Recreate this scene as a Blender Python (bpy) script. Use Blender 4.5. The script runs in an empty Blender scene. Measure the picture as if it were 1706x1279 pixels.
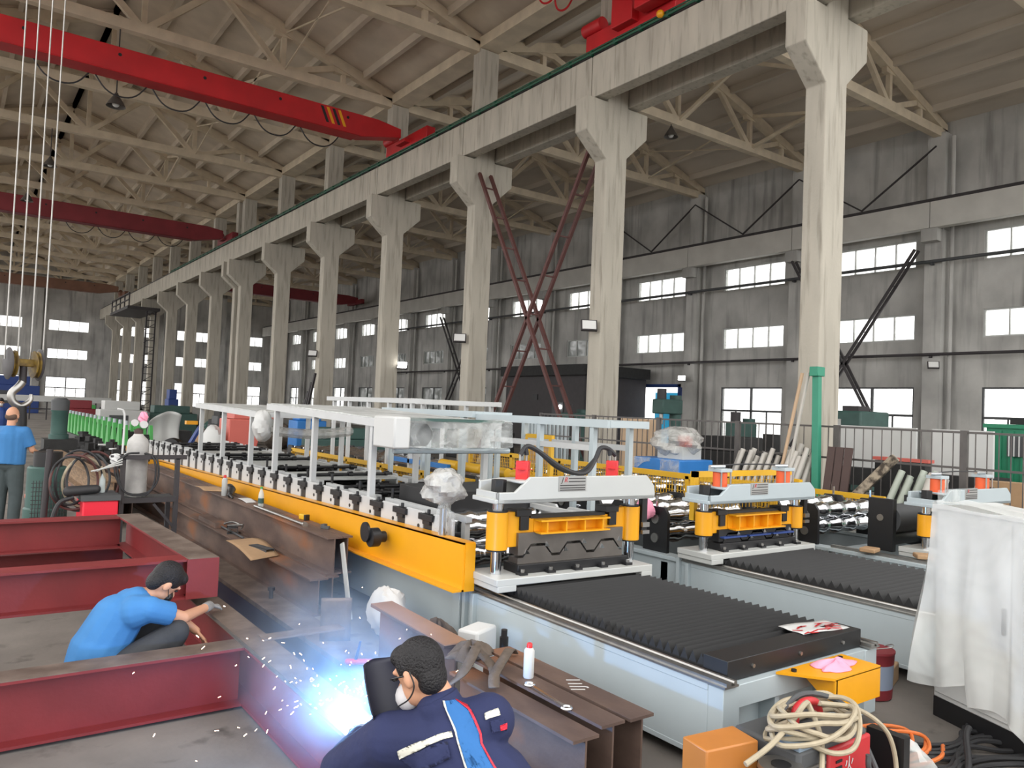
import bpy, bmesh, math, random
from mathutils import Vector, Matrix
random.seed(7)
SC = bpy.context.scene
COL = SC.collection
# ---------------------------------------------------------------- camera
CAM_H = 1.95
F_PX = 1285.0
def make_camera():
    yaw, pitch, roll = math.radians(36.1), math.radians(1.97), math.radians(2.35)
    d = Vector((math.sin(yaw)*math.cos(pitch), math.cos(yaw)*math.cos(pitch), math.sin(pitch)))
    r0 = Vector((math.cos(yaw), -math.sin(yaw), 0)); u0 = r0.cross(d)
    r = r0*math.cos(roll)+u0*math.sin(roll); u = -r0*math.sin(roll)+u0*math.cos(roll)
    cd = bpy.data.cameras.new('camera'); co = bpy.data.objects.new('camera', cd); COL.objects.link(co)
    cd.sensor_fit = 'HORIZONTAL'; cd.sensor_width = 36.0; cd.lens = F_PX/1706*36.0
    cd.clip_start = 0.05; cd.clip_end = 400
    m = Matrix(((r.x, u.x, -d.x, 0), (r.y, u.y, -d.y, 0), (r.z, u.z, -d.z, CAM_H), (0, 0, 0, 1)))
    co.matrix_world = m
    SC.camera = co
make_camera()
# ---------------------------------------------------------------- world, exposure
W = bpy.data.worlds.new('world'); SC.world = W; W.use_nodes = True
bg = W.node_tree.nodes['Background']
bg.inputs[0].default_value = (1.0, 0.985, 0.965, 1); bg.inputs[1].default_value = 1.0
SC.view_settings.view_transform = 'Standard'; SC.view_settings.look = 'None'
SC.view_settings.gamma = 1.0; SC.view_settings.use_curve_mapping = False
SC.view_settings.exposure = 1.45
SC.cycles.max_bounces = 8; SC.cycles.diffuse_bounces = 5; SC.cycles.glossy_bounces = 3
SC.cycles.transparent_max_bounces = 12; SC.cycles.caustics_reflective = False; SC.cycles.caustics_refractive = False
SC.cycles.sample_clamp_indirect = 6.0
# ---------------------------------------------------------------- materials
def lin(c):
    c = c/255.0
    return c/12.92 if c <= 0.04045 else ((c+0.055)/1.055)**2.4
def rgb(r, g, b): return (lin(r), lin(g), lin(b), 1)
MATS = {}
def mat(name, col, rough=0.6, metal=0.0, var=0.0, scale=6.0, stretch=(1, 1, 1), col2=None, bump=0.0, bscale=40.0, emit=0.0, alpha=1.0, spec=0.5, detail=5.0, lo=0.35, hi=0.7):
    m = bpy.data.materials.new(name); m.use_nodes = True
    nt = m.node_tree; N = nt.nodes; L = nt.links
    b = N['Principled BSDF']
    b.inputs['Base Color'].default_value = col; b.inputs['Roughness'].default_value = rough
    b.inputs['Metallic'].default_value = metal; b.inputs['Alpha'].default_value = alpha
    b.inputs['Specular IOR Level'].default_value = spec
    if emit:
        b.inputs['Emission Color'].default_value = col; b.inputs['Emission Strength'].default_value = emit
    if var or col2:
        tc = N.new('ShaderNodeTexCoord'); mp = N.new('ShaderNodeMapping'); mp.inputs['Scale'].default_value = stretch
        L.new(tc.outputs['Object'], mp.inputs[0])
        nz = N.new('ShaderNodeTexNoise'); nz.inputs['Scale'].default_value = scale; nz.inputs['Detail'].default_value = detail
        L.new(mp.outputs[0], nz.inputs['Vector'])
        rp = N.new('ShaderNodeValToRGB'); rp.color_ramp.elements[0].position = lo; rp.color_ramp.elements[1].position = hi
        c2 = col2 or tuple(min(1, x*(1-var)) for x in col[:3])+(1,)
        rp.color_ramp.elements[0].color = c2; rp.color_ramp.elements[1].color = col
        L.new(nz.outputs[0], rp.inputs[0]); L.new(rp.outputs[0], b.inputs['Base Color'])
    if bump:
        tc = N.new('ShaderNodeTexCoord'); nz = N.new('ShaderNodeTexNoise'); nz.inputs['Scale'].default_value = bscale; nz.inputs['Detail'].default_value = 4
        L.new(tc.outputs['Object'], nz.inputs['Vector'])
        bp = N.new('ShaderNodeBump'); bp.inputs['Strength'].default_value = bump; bp.inputs['Distance'].default_value = 0.02
        L.new(nz.outputs[0], bp.inputs['Height']); L.new(bp.outputs[0], b.inputs['Normal'])
    MATS[name] = m
    return m
def mix_noise(m, col, scale, lo, hi, stretch=(1, 1, 1)):
    """a second layer of stains over the base colour of m"""
    nt = m.node_tree; N = nt.nodes; L = nt.links; b = N['Principled BSDF']
    src = b.inputs['Base Color'].links[0].from_socket
    tc = N.new('ShaderNodeTexCoord'); mp = N.new('ShaderNodeMapping'); mp.inputs['Scale'].default_value = stretch
    nz = N.new('ShaderNodeTexNoise'); nz.inputs['Scale'].default_value = scale; nz.inputs['Detail'].default_value = 6
    rp = N.new('ShaderNodeValToRGB'); rp.color_ramp.elements[0].position = lo; rp.color_ramp.elements[1].position = hi
    mx = N.new('ShaderNodeMix'); mx.data_type = 'RGBA'
    L.new(tc.outputs['Object'], mp.inputs[0]); L.new(mp.outputs[0], nz.inputs['Vector']); L.new(nz.outputs[0], rp.inputs[0])
    L.new(rp.outputs[0], mx.inputs[0]); L.new(src, mx.inputs[6]); mx.inputs[7].default_value = col
    L.new(mx.outputs[2], b.inputs['Base Color'])
    return m
CONC = mat('concrete_whitewashed', rgb(190, 184, 171), 0.9, var=0.2, scale=1.2, stretch=(1.5, 1.5, 0.35), bump=0.25, bscale=14)
mix_noise(CONC, rgb(132, 126, 114), 4.0, 0.52, 0.82, (2, 2, 0.2))
WALLM = mat('wall_sooty', rgb(204, 203, 199), 0.95, scale=0.55, stretch=(1, 1, 0.8), col2=rgb(156, 155, 152), bump=0.2, bscale=8, lo=0.3, hi=0.72)
mix_noise(WALLM, rgb(104, 102, 100), 1.5, 0.52, 0.86, (1.7, 1.7, 0.14))
WBEAM = mat('wall_beam_paint', rgb(204, 202, 196), 0.9, var=0.12, scale=1.2)
DYEL = mat('dirty_yellow', rgb(150, 122, 44), 0.6, scale=9, col2=rgb(84, 66, 34))
ROOF = mat('roof_limewash', rgb(226, 214, 196), 0.95, var=0.2, scale=0.8, bump=0.15, bscale=10)
ROOFR = mat('roof_limewash_dirty', rgb(222, 212, 198), 0.95, var=0.22, scale=0.7, stretch=(1, .3, 1))
TRUSS = mat('truss_concrete', rgb(222, 208, 184), 0.95, var=0.18, scale=2)
FLOOR = mat('floor_concrete', rgb(138, 131, 124), 0.75, scale=0.9, col2=rgb(100, 95, 90), bump=0.1, bscale=25)
mix_noise(FLOOR, rgb(70, 66, 62), 4.0, 0.6, 0.75)
RED = mat('red_primer', rgb(128, 42, 44), 0.5, var=0.25, scale=2.5, bump=0.05)
MILL = mat('bare_mill_steel', rgb(132, 118, 108), 0.55, metal=0.3, scale=5, col2=rgb(96, 82, 74), bump=0.08)
RUST = mat('rusty_mill_steel', rgb(128, 106, 94), 0.6, metal=0.2, scale=3.5, stretch=(1, .4, 1), col2=rgb(88, 72, 66), bump=0.08)
mix_noise(RUST, rgb(150, 96, 60), 2.2, 0.56, 0.74, (1, .5, 1))
GREY = mat('light_grey_paint', rgb(176, 187, 191), 0.42, var=0.05, scale=3)
GREY2 = mat('pale_grey_paint', rgb(188, 190, 187), 0.42, var=0.05, scale=3)
WHITEP = mat('white_grey_plate', rgb(194, 196, 196), 0.45, var=0.06, scale=5)
YEL = mat('yellow_paint', rgb(232, 162, 22), 0.38, var=0.06, scale=3)
YELG = mat('guard_yellow', rgb(222, 172, 34), 0.45, var=0.05, scale=4)
BLK = mat('black_oxide', rgb(27, 27, 29), 0.45, var=0.2, scale=8)
RUB = mat('black_bellows_cloth', rgb(31, 31, 32), 0.62, var=0.15, scale=6)
CHR = mat('polished_chrome', rgb(215, 217, 220), 0.16, metal=1.0)
STL = mat('ground_steel', rgb(170, 168, 164), 0.33, metal=0.9, var=0.15, scale=12)
DIE = mat('die_steel', rgb(128, 122, 116), 0.4, metal=0.7, var=0.2, scale=6)
CRED = mat('crane_red', rgb(196, 26, 34), 0.5, var=0.2, scale=1.5)
CDRED = mat('crane_dark_red', rgb(130, 40, 48), 0.6, var=0.2, scale=1.5)
CBRN = mat('crane_brown', rgb(128, 92, 74), 0.7, var=0.2, scale=1.5)
DKST = mat('dark_brace_steel', rgb(58, 54, 56), 0.6, var=0.2, scale=4)
BRRED = mat('brace_oxide_red', rgb(96, 58, 54), 0.65, var=0.25, scale=4)
HYD = mat('hydraulic_red', rgb(205, 40, 42), 0.4)
ORG = mat('cylinder_orange', rgb(228, 96, 50), 0.45)
BLUE = mat('machine_blue', rgb(40, 120, 195), 0.45, var=0.12, scale=3)
DBLUE = mat('dark_blue_paint', rgb(40, 66, 130), 0.5)
TEAL = mat('teal_machine', rgb(60, 92, 86), 0.55, var=0.25, scale=3)
GRN = mat('bright_green_paint', rgb(76, 168, 84), 0.5, var=0.1, scale=4)
GRN2 = mat('container_green', rgb(38, 130, 96), 0.55, var=0.1, scale=2)
GPOST = mat('post_green', rgb(48, 140, 112), 0.5, var=0.1, scale=3)
DGRN = mat('dark_green_rail', rgb(28, 84, 62), 0.5)
WHITE = mat('white_paint', rgb(200, 201, 199), 0.5, var=0.04, scale=2)
FOAM = mat('white_foam', rgb(205, 206, 205), 0.8)
TAPE = mat('orange_tape_carton', rgb(190, 122, 58), 0.35, var=0.1, scale=6)
CARD = mat('cardboard', rgb(172, 140, 106), 0.85, var=0.1, scale=8)
WOOD = mat('wood_board', rgb(150, 122, 92), 0.8, scale=4, stretch=(8, 1, 8), col2=rgb(112, 90, 68))
TANP = mat('tan_panel', rgb(198, 170, 140), 0.7, var=0.08, scale=3)
BRN = mat('dark_brown_board', rgb(84, 66, 62), 0.7, var=0.15, scale=3)
DARK = mat('dark_grease', rgb(40, 40, 40), 0.7, var=0.4, scale=6)
DGREY = mat('dark_grey', rgb(78, 80, 82), 0.6, var=0.15, scale=3)
FENCE = mat('fence_grey', rgb(96, 92, 90), 0.5, metal=0.3, var=0.2, scale=6)
PVC = mat('pale_pipe', rgb(190, 186, 178), 0.45, var=0.1, scale=4)
PVCG = mat('greenish_pipe', rgb(172, 180, 168), 0.5, var=0.1, scale=4)
SHIRT = mat('blue_polo_cloth', rgb(62, 124, 182), 0.85, var=0.12, scale=5, bump=0.2, bscale=16)
NAVY = mat('navy_workwear', rgb(36, 44, 84), 0.85, var=0.2, scale=6, bump=0.25, bscale=18)
PANTS = mat('dark_trousers', rgb(58, 60, 64), 0.85, var=0.2, scale=6, bump=0.3, bscale=18)
PANTG = mat('grey_green_trousers', rgb(76, 86, 88), 0.85, var=0.2, scale=6, bump=0.3, bscale=18)
SKIN = mat('skin', rgb(206, 154, 124), 0.55, var=0.06, scale=10)
SKIN.node_tree.nodes['Principled BSDF'].inputs['Subsurface Weight'].default_value = 0.0
HAIR = mat('black_hair', rgb(22, 20, 24), 0.55, var=0.3, scale=60, stretch=(1, 1, .2), bump=0.6, bscale=120)
GLOVE = mat('glove_cloth', rgb(150, 148, 146), 0.9, var=0.4, scale=14)
REFL = mat('reflective_strip', rgb(205, 204, 192), 0.5)
PANB = mat('sky_blue_panel', rgb(44, 106, 170), 0.8, var=0.12, scale=7, bump=0.2, bscale=16)
MASKM = mat('mask_cloth', rgb(200, 198, 200), 0.9)
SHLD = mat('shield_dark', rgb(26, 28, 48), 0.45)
WELDR = mat('welder_red', rgb(196, 46, 52), 0.45, var=0.12, scale=4)
BRED = mat('bright_red', rgb(232, 36, 60), 0.45)
CAB1 = mat('cream_cable', rgb(176, 164, 140), 0.6, var=0.15, scale=20)
CABK = mat('black_cable', rgb(42, 42, 44), 0.6)
CABO = mat('orange_cable', rgb(222, 120, 60), 0.55)
PINK = mat('pink_cloth', rgb(244, 160, 186), 0.9, bump=0.3, bscale=30)
GLASSB = mat('clear_bottle', rgb(220, 232, 232), 0.15, alpha=0.55)
ARC = mat('arc_plasma', (0.75, 0.9, 1, 1), emit=60)
SPARK = mat('hot_spark', (1, 0.62, 0.42, 1), emit=5)
LAMPON = mat('lamp_lit', (1, 0.98, 0.95, 1), emit=9)
LEDP = mat('led_panel_off', rgb(225, 226, 224), 0.4)
LAMPS = mat('lamp_shade_grey', rgb(90, 86, 82), 0.5, metal=0.3)
CYAN = mat('cyan_door_sheet', rgb(40, 178, 226), 0.5, var=0.06, scale=3)
WHITECYL = mat('cylinder_white', rgb(206, 204, 200), 0.5, scale=3, col2=rgb(150, 148, 146))
PLATE = mat('nameplate_metal', rgb(168, 168, 166), 0.35, metal=0.6)
INK = mat('plate_ink', rgb(60, 58, 58), 0.6)
CHALK = mat('chalk', rgb(190, 188, 184), 0.95)
BROWNP = mat('brown_flat_bar', rgb(146, 112, 90), 0.7, var=0.12, scale=4)
FRINGE = mat('short_grey_hair', rgb(96, 76, 64), 0.8)
GRIME = mat('worn_timber', rgb(160, 148, 130), 0.9, scale=9, col2=rgb(70, 62, 54), lo=0.42, hi=0.58)
SALMON = mat('salmon_paint', rgb(200, 98, 86), 0.5, var=0.06, scale=2)
PURP = mat('dull_cloth', rgb(104, 92, 82), 0.95, var=0.3, scale=12, bump=0.4, bscale=30)
def film(name, col, amount, rough=0.25, foldscale=9.0, bump=0.5):
    m = bpy.data.materials.new(name); m.use_nodes = True; nt = m.node_tree; N = nt.nodes; L = nt.links
    b = N['Principled BSDF']; out = N['Material Output']
    b.inputs['Base Color'].default_value = col; b.inputs['Roughness'].default_value = rough
    tr = N.new('ShaderNodeBsdfTransparent'); mx = N.new('ShaderNodeMixShader')
    tc = N.new('ShaderNodeTexCoord'); nz = N.new('ShaderNodeTexNoise'); nz.inputs['Scale'].default_value = foldscale; nz.inputs['Detail'].default_value = 3; nz.inputs['Distortion'].default_value = 0.8
    L.new(tc.outputs['Object'], nz.inputs['Vector'])
    bp = N.new('ShaderNodeBump'); bp.inputs['Strength'].default_value = bump; bp.inputs['Distance'].default_value = 0.05
    L.new(nz.outputs[0], bp.inputs['Height']); L.new(bp.outputs[0], b.inputs['Normal'])
    mr = N.new('ShaderNodeMapRange'); mr.inputs['From Min'].default_value = 0.3; mr.inputs['From Max'].default_value = 0.7
    mr.inputs['To Min'].default_value = max(0, amount-0.18); mr.inputs['To Max'].default_value = min(1, amount+0.18)
    L.new(nz.outputs[0], mr.inputs['Value']); L.new(mr.outputs[0], mx.inputs[0])
    L.new(tr.outputs[0], mx.inputs[1]); L.new(b.outputs[0], mx.inputs[2]); L.new(mx.outputs[0], out.inputs[0])
    return m
FILMW = film('white_plastic_film', rgb(226, 229, 227), 0.58, 0.35, 1.8, 0.3)
FILMC = film('clear_stretch_film', rgb(220, 224, 222), 0.30, 0.15, 5.0, 0.8)
FILMT = film('wrinkled_clear_film', rgb(214, 214, 210), 0.5, 0.15, 7.0, 1.0)
PANE = film('window_pane', rgb(232, 238, 234), 0.22, 0.2, 2.0, 0.05)
PANED = film('window_pane_shaded', rgb(120, 126, 122), 0.80, 0.3, 2.0, 0.05)  # dark tint painted in for a covered building outside blocking daylight
# ---------------------------------------------------------------- mesh builder
OBJ_ORG = {}
def tag(o, label=None, cat=None, group=None, kind=None):
    if label: o['label'] = label
    if cat: o['category'] = cat
    if group: o['group'] = group
    if kind: o['kind'] = kind
    return o
def thing(name, label, cat, loc=(0, 0, 0), group=None):
    o = bpy.data.objects.new(name, None); COL.objects.link(o)
    o.location = loc; o.empty_display_size = 0.1
    OBJ_ORG[o.name] = Vector(loc)
    return tag(o, label, cat, group)
def smooth_path(pts, sub=6, closed=False):
    P = [Vector(p) for p in pts]; n = len(P); out = []
    rng = range(n if closed else n-1)
    for i in rng:
        p0 = P[(i-1) % n] if (closed or i > 0) else P[i]*2-P[i+1]
        p1 = P[i]; p2 = P[(i+1) % n]
        p3 = P[(i+2) % n] if (closed or i+2 < n) else p2*2-p1
        for k in range(sub):
            t = k/sub
            out.append(0.5*((2*p1)+(-p0+p2)*t+(2*p0-5*p1+4*p2-p3)*t*t+(-p0+3*p1-3*p2+p3)*t*t*t))
    if not closed: out.append(P[-1])
    return out
def frame_of(d):
    d = d.normalized(); a = Vector((0, 0, 1)) if abs(d.z) < 0.95 else Vector((1, 0, 0))
    x = a.cross(d).normalized(); y = d.cross(x).normalized()
    return x, y
class MB:
    def __init__(s): s.v = []; s.f = []
    def add(s, vs, fs):
        b = len(s.v); s.v += [Vector(v) for v in vs]; s.f += [tuple(i+b for i in f) for f in fs]; return s
    def box(s, x0, x1, y0, y1, z0, z1):
        return s.add([(x0, y0, z0), (x1, y0, z0), (x1, y1, z0), (x0, y1, z0), (x0, y0, z1), (x1, y0, z1), (x1, y1, z1), (x0, y1, z1)],
                     [(3, 2, 1, 0), (4, 5, 6, 7), (0, 1, 5, 4), (1, 2, 6, 5), (2, 3, 7, 6), (3, 0, 4, 7)])
    def cbox(s, c, sx, sy, sz, rz=0.0):
        c = Vector(c); ca, sa = math.cos(rz), math.sin(rz)
        P = []
        for z in (-sz/2, sz/2):
            for x, y in ((-1, -1), (1, -1), (1, 1), (-1, 1)):
                X, Y = x*sx/2, y*sy/2
                P.append(c+Vector((X*ca-Y*sa, X*sa+Y*ca, z)))
        return s.add(P, [(3, 2, 1, 0), (4, 5, 6, 7), (0, 1, 5, 4), (1, 2, 6, 5), (2, 3, 7, 6), (3, 0, 4, 7)])
    def bar(s, p, q, w, h, up=None):
        p, q = Vector(p), Vector(q); d = (q-p).normalized()
        if up is None: x, y = frame_of(d)
        else:
            y = Vector(up); x = d.cross(y).normalized(); y = x.cross(d).normalized()
        P = []
        for c in (p, q):
            for a, b in ((-1, -1), (1, -1), (1, 1), (-1, 1)): P.append(c+x*(a*w/2)+y*(b*h/2))
        return s.add(P, [(3, 2, 1, 0), (4, 5, 6, 7), (0, 1, 5, 4), (1, 2, 6, 5), (2, 3, 7, 6), (3, 0, 4, 7)])
    def cyl(s, p, q, r0, r1=None, n=16, caps=True):
        p, q = Vector(p), Vector(q); r1 = r0 if r1 is None else r1
        x, y = frame_of(q-p); P = []
        for c, r in ((p, r0), (q, r1)):
            for i in range(n):
                a = 2*math.pi*i/n; P.append(c+x*(math.cos(a)*r)+y*(math.sin(a)*r))
        F = [(i, (i+1) % n, n+(i+1) % n, n+i) for i in range(n)]
        if caps: F += [tuple(range(n-1, -1, -1)), tuple(range(n, 2*n))]
        return s.add(P, F)
    def tube(s, pts, r, n=8, sub=5, closed=False, smooth=True):
        P = smooth_path(pts, sub, closed) if smooth else [Vector(p) for p in pts]
        m = len(P); V = []; px = None
        for i in range(m):
            d = (P[(i+1) % m]-P[i-1]) if (closed or 0 < i < m-1) else (P[1]-P[0] if i == 0 else P[-1]-P[-2])
            if d.length < 1e-9: d = Vector((0, 0, 1))
            d.normalize()
            if px is None: x, y = frame_of(d)
            else:
                x = (px-d*px.dot(d));
                if x.length < 1e-6: x, _ = frame_of(d)
                x.normalize(); y = d.cross(x)
            px = x
            rr = r(i/(m-1)) if callable(r) else r
            for k in range(n):
                a = 2*math.pi*k/n; V.append(P[i]+x*(math.cos(a)*rr)+y*(math.sin(a)*rr))
        F = []
        for i in range(m if closed else m-1):
            j = (i+1) % m
            for k in range(n): F.append((i*n+k, i*n+(k+1) % n, j*n+(k+1) % n, j*n+k))
        if not closed: F += [tuple(range(n-1, -1, -1)), tuple(range((m-1)*n, m*n))]
        return s.add(V, F)
    def prism(s, poly, o, e1, e2, ext):
        o, e1, e2, ext = Vector(o), Vector(e1), Vector(e2), Vector(ext); n = len(poly)
        P = [o+e1*a+e2*b for a, b in poly]; P += [p+ext for p in P]
        F = [(i, (i+1) % n, n+(i+1) % n, n+i) for i in range(n)]+[tuple(range(n-1, -1, -1)), tuple(range(n, 2*n))]
        return s.add(P, F)
    def lathe(s, prof, c, n=20, axis=(0, 0, 1)):
        c = Vector(c); ax = Vector(axis).normalized(); x, y = frame_of(ax); P = []
        for r, z in prof:
            for i in range(n):
                a = 2*math.pi*i/n; P.append(c+ax*z+x*(math.cos(a)*r)+y*(math.sin(a)*r))
        F = []
        for j in range(len(prof)-1):
            for i in range(n): F.append((j*n+i, j*n+(i+1) % n, (j+1)*n+(i+1) % n, (j+1)*n+i))
        F += [tuple(range(n-1, -1, -1)), tuple(range((len(prof)-1)*n, len(prof)*n))]
        return s.add(P, F)
    def ell(s, c, rx, ry, rz, n=16, m=10, rot=None):
        c = Vector(c); P = [Vector((0, 0, -rz))]
        for j in range(1, m):
            t = -math.pi/2+math.pi*j/m
            for i in range(n):
                a = 2*math.pi*i/n; P.append(Vector((rx*math.cos(t)*math.cos(a), ry*math.cos(t)*math.sin(a), rz*math.sin(t))))
        P.append(Vector((0, 0, rz)))
        if rot is not None: P = [rot @ p for p in P]
        P = [p+c for p in P]; F = []
        for i in range(n): F.append((0, 1+(i+1) % n, 1+i))
        for j in range(m-2):
            for i in range(n): F.append((1+j*n+i, 1+j*n+(i+1) % n, 1+(j+1)*n+(i+1) % n, 1+(j+1)*n+i))
        b = 1+(m-2)*n
        for i in range(n): F.append((b+i, b+(i+1) % n, len(P)-1))
        return s.add(P, F)
    def capsule(s, p, q, r0, r1=None, n=14, flat0=False, flat1=False):
        p, q = Vector(p), Vector(q); r1 = r0 if r1 is None else r1
        d = q-p; L = d.length; d.normalize(); prof = []
        k = 5
        if flat0: prof.append((r0, 0))
        else: prof += [(max(1e-4, r0*math.sin(i*math.pi/2/k)), -r0*math.cos(i*math.pi/2/k)) for i in range(k+1)]
        if flat1: prof.append((r1, L))
        else: prof += [(max(1e-4, r1*math.cos(i*math.pi/2/k)), L+r1*math.sin(i*math.pi/2/k)) for i in range(k+1)]
        return s.lathe(prof, p, n, d)
    def grid(s, fn, nu, nv, wrap=False):
        P = [fn(i/(nu if wrap else nu-1), j/(nv-1)) for j in range(nv) for i in range(nu)]
        F = []
        for j in range(nv-1):
            for i in range(nu if wrap else nu-1):
                F.append((j*nu+i, j*nu+(i+1) % nu, (j+1)*nu+(i+1) % nu, (j+1)*nu+i))
        return s.add(P, F)
    def hbeam(s, p, q, h, b, tw=0.012, tf=0.016):
        """H section; p, q are the middle of the bottom face at both ends"""
        p, q = Vector(p), Vector(q); d = (q-p).normalized(); x = Vector((d.y, -d.x, 0)).normalized()
        w = b/2; t = tw/2
        poly = [(-w, 0), (w, 0), (w, tf), (t, tf), (t, h-tf), (w, h-tf), (w, h), (-w, h), (-w, h-tf), (-t, h-tf), (-t, tf), (-w, tf)]
        return s.prism(poly, p, x, (0, 0, 1), q-p)
    def move(s, m):
        s.v = [m @ v for v in s.v]; return s
    def build(s, name, material, parent=None, bevel=0.0, angle=38, label=None, origin=None, flat=False, solid=0.0, mods=()):
        org = OBJ_ORG[parent.name] if parent is not None else Vector(origin or (0, 0, 0))
        me = bpy.data.meshes.new(name); me.from_pydata([v-org for v in s.v], [], s.f); me.update()
        bm = bmesh.new(); bm.from_mesh(me); bmesh.ops.recalc_face_normals(bm, faces=bm.faces); bm.to_mesh(me); bm.free()
        o = bpy.data.objects.new(name, me); COL.objects.link(o)
        if not flat:
            me.shade_smooth(); me.set_sharp_from_angle(angle=math.radians(angle))
        me.materials.append(material)
        if parent is not None: o.parent = parent
        else: o.location = org
        OBJ_ORG[o.name] = org
        if solid:
            md = o.modifiers.new('thick', 'SOLIDIFY'); md.thickness = solid; md.offset = 0
        if bevel:
            md = o.modifiers.new('bevel', 'BEVEL'); md.width = bevel; md.segments = 2; md.limit_method = 'ANGLE'; md.angle_limit = math.radians(40)
        for k in mods:
            if k[0] == 'remesh':
                md = o.modifiers.new('skin', 'REMESH'); md.mode = 'VOXEL'; md.voxel_size = k[1]; md.use_smooth_shade = True
            if k[0] == 'smooth':
                md = o.modifiers.new('relax', 'SMOOTH'); md.iterations = k[1]; md.factor = 0.5
            if k[0] == 'wrap':
                md = o.modifiers.new('follow', 'SHRINKWRAP'); md.target = k[1]; md.offset = k[2]; md.wrap_method = 'NEAREST_SURFACEPOINT'; md.wrap_mode = 'ABOVE_SURFACE'
            if k[0] == 'subsurf':
                md = o.modifiers.new('sub', 'SUBSURF'); md.levels = k[1]; md.render_levels = k[1]
        if label: o['label'] = label
        return o
def one(mb, name, material, label, cat, origin, group=None, **kw):
    return tag(mb.build(name, material, None, origin=origin, **kw), label, cat, group)
def struct(mb, name, material, origin=(0, 0, 0), **kw):
    return tag(mb.build(name, material, None, origin=origin, **kw), kind='structure')
def copy_tree(o, parent=None):
    c = o.copy(); COL.objects.link(c)
    if parent is not None: c.parent = parent
    OBJ_ORG[c.name] = OBJ_ORG.get(o.name, Vector())
    for ch in list(o.children):
        if ch.name in KIDSKIP: continue
        copy_tree(ch, c)
    return c
KIDSKIP = set()
def dup(root, loc, rz=0.0, label=None, group=None):
    c = copy_tree(root); c.location = loc; c.rotation_euler = (0, 0, rz)
    if label: c['label'] = label
    if group: c['group'] = group
    return c
def text_part(name, body, size, loc, rot, material, parent=None, thick=0.0008, shear=0.0):
    cu = bpy.data.curves.new(name, 'FONT'); cu.body = body; cu.size = size; cu.extrude = thick; cu.align_x = 'CENTER'; cu.align_y = 'CENTER'; cu.shear = shear
    t = bpy.data.objects.new(name+'_src', cu); COL.objects.link(t)
    dg = bpy.context.evaluated_depsgraph_get(); me = bpy.data.meshes.new_from_object(t.evaluated_get(dg))
    bpy.data.objects.remove(t); bpy.data.curves.remove(cu)
    me.name = name
    o = bpy.data.objects.new(name, me); COL.objects.link(o)
    org = OBJ_ORG[parent.name] if parent is not None else Vector((0, 0, 0))
    m = Matrix.Translation(Vector(loc)-org) @ rot.to_4x4(); me.transform(m)
    me.materials.clear(); me.materials.append(material)
    if parent is not None: o.parent = parent
    OBJ_ORG[o.name] = org
    return o
ORD = ['first', 'second', 'third', 'fourth', 'fifth', 'sixth', 'seventh', 'eighth', 'ninth', 'tenth', 'eleventh', 'twelfth', 'thirteenth', 'fourteenth', 'fifteenth', 'sixteenth', 'seventeenth', 'eighteenth', 'nineteenth', 'twentieth']
# ================================================================ the hall
Y0, BAY = 8.42, 6.0
NB = 15
YEND = 92.6
struct(MB().box(-8, 31.3, -6, 93, -0.2, 0), 'floor', FLOOR)
struct(MB().box(-60, -8.01, -60, 120, -0.25, -0.05), 'floor_outside', FLOOR)
struct(MB().box(-8, 31.3, -60, -6.01, -0.25, -0.05), 'floor_outside', FLOOR)
def roof(x_ridge, half, name, m):
    b = MB(); ya, yb = 2.42, YEND
    for sgn in (-1, 1):
        e1 = Vector((sgn*half, 0, 0)); n = int(half/1.5)
        zr, ze = 16.5, 13.8
        def P(t): return Vector((x_ridge+sgn*half*t, ya, zr+(ze-zr)*t))
        b.add([P(0), P(1), P(1)+Vector((0, yb-ya, 0)), P(0)+Vector((0, yb-ya, 0)),
               P(0)+Vector((0, 0, .12)), P(1)+Vector((0, 0, .12)), P(1)+Vector((0, yb-ya, .12)), P(0)+Vector((0, yb-ya, .12))],
              [(0, 1, 2, 3), (7, 6, 5, 4), (0, 4, 5, 1), (1, 5, 6, 2), (2, 6, 7, 3), (3, 7, 4, 0)])
        for i in range(n+1):
            p = P(i/n)-Vector((0, 0, .12))
            b.bar(p, p+Vector((0, yb-ya, 0)), .16, .28, (0, 0, 1))
        for k in range(NB):
            y = ya+6*k
            if y < yb-.1:
                a, c = P(0), P(1); a.y = c.y = y; a.z -= .04; c.z -= .04
                b.bar(a, c, .08, .1, (0, 0, 1))
    struct(b, name, m, flat=True)
roof(4.35, 9.0, 'ceiling_left', ROOF)
roof(22.35, 9.0, 'ceiling_right', ROOFR)
# trusses: one per column line and hall
def truss(xr, y):
    b = MB(); half = 8.95; zb = 13.42
    def top(d): return Vector((0, y, 13.62+0.29*d))
    def X(s, d): return xr+s*(half-d)
    b.bar((xr-half, y, zb), (xr+half, y, zb), .28, .34, (0, 0, 1))
    for s in (-1, 1):
        T = lambda d: Vector((X(s, d), y, 13.55+0.293*d)); B = lambda d: Vector((X(s, d), y, zb))
        b.bar(T(0), T(half), .28, .32, (0, 0, 1))
        for p, q, w in ((B(4.5), T(2.25), .2), (B(4.5), T(4.5), .17), (B(4.5), T(6.7), .2), (B(half), T(6.7), .2), (B(2.25), T(2.25), .16)):
            b.bar(p, q, .16, w)
        # haunch plates where members meet
        for d in (2.25, 4.5, 6.7):
            q = T(d); b.cbox((q.x, y, q.z-.16), .7, .2, .2)
        b.cbox((X(s, 4.5), y, zb+.16), .8, .2, .16)
        b.cbox((X(s, .35), y, zb+.1), .9, .26, .42)
    b.bar((xr, y, zb), (xr, y, 13.55+.293*half), .16, .16)
    struct(b, 'roof_truss_beam', TRUSS, origin=(xr, y, zb), flat=True)
for k in range(-1, NB):
    y = Y0+BAY*k
    if y > YEND: continue
    truss(4.35, y); truss(22.35, y)
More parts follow.
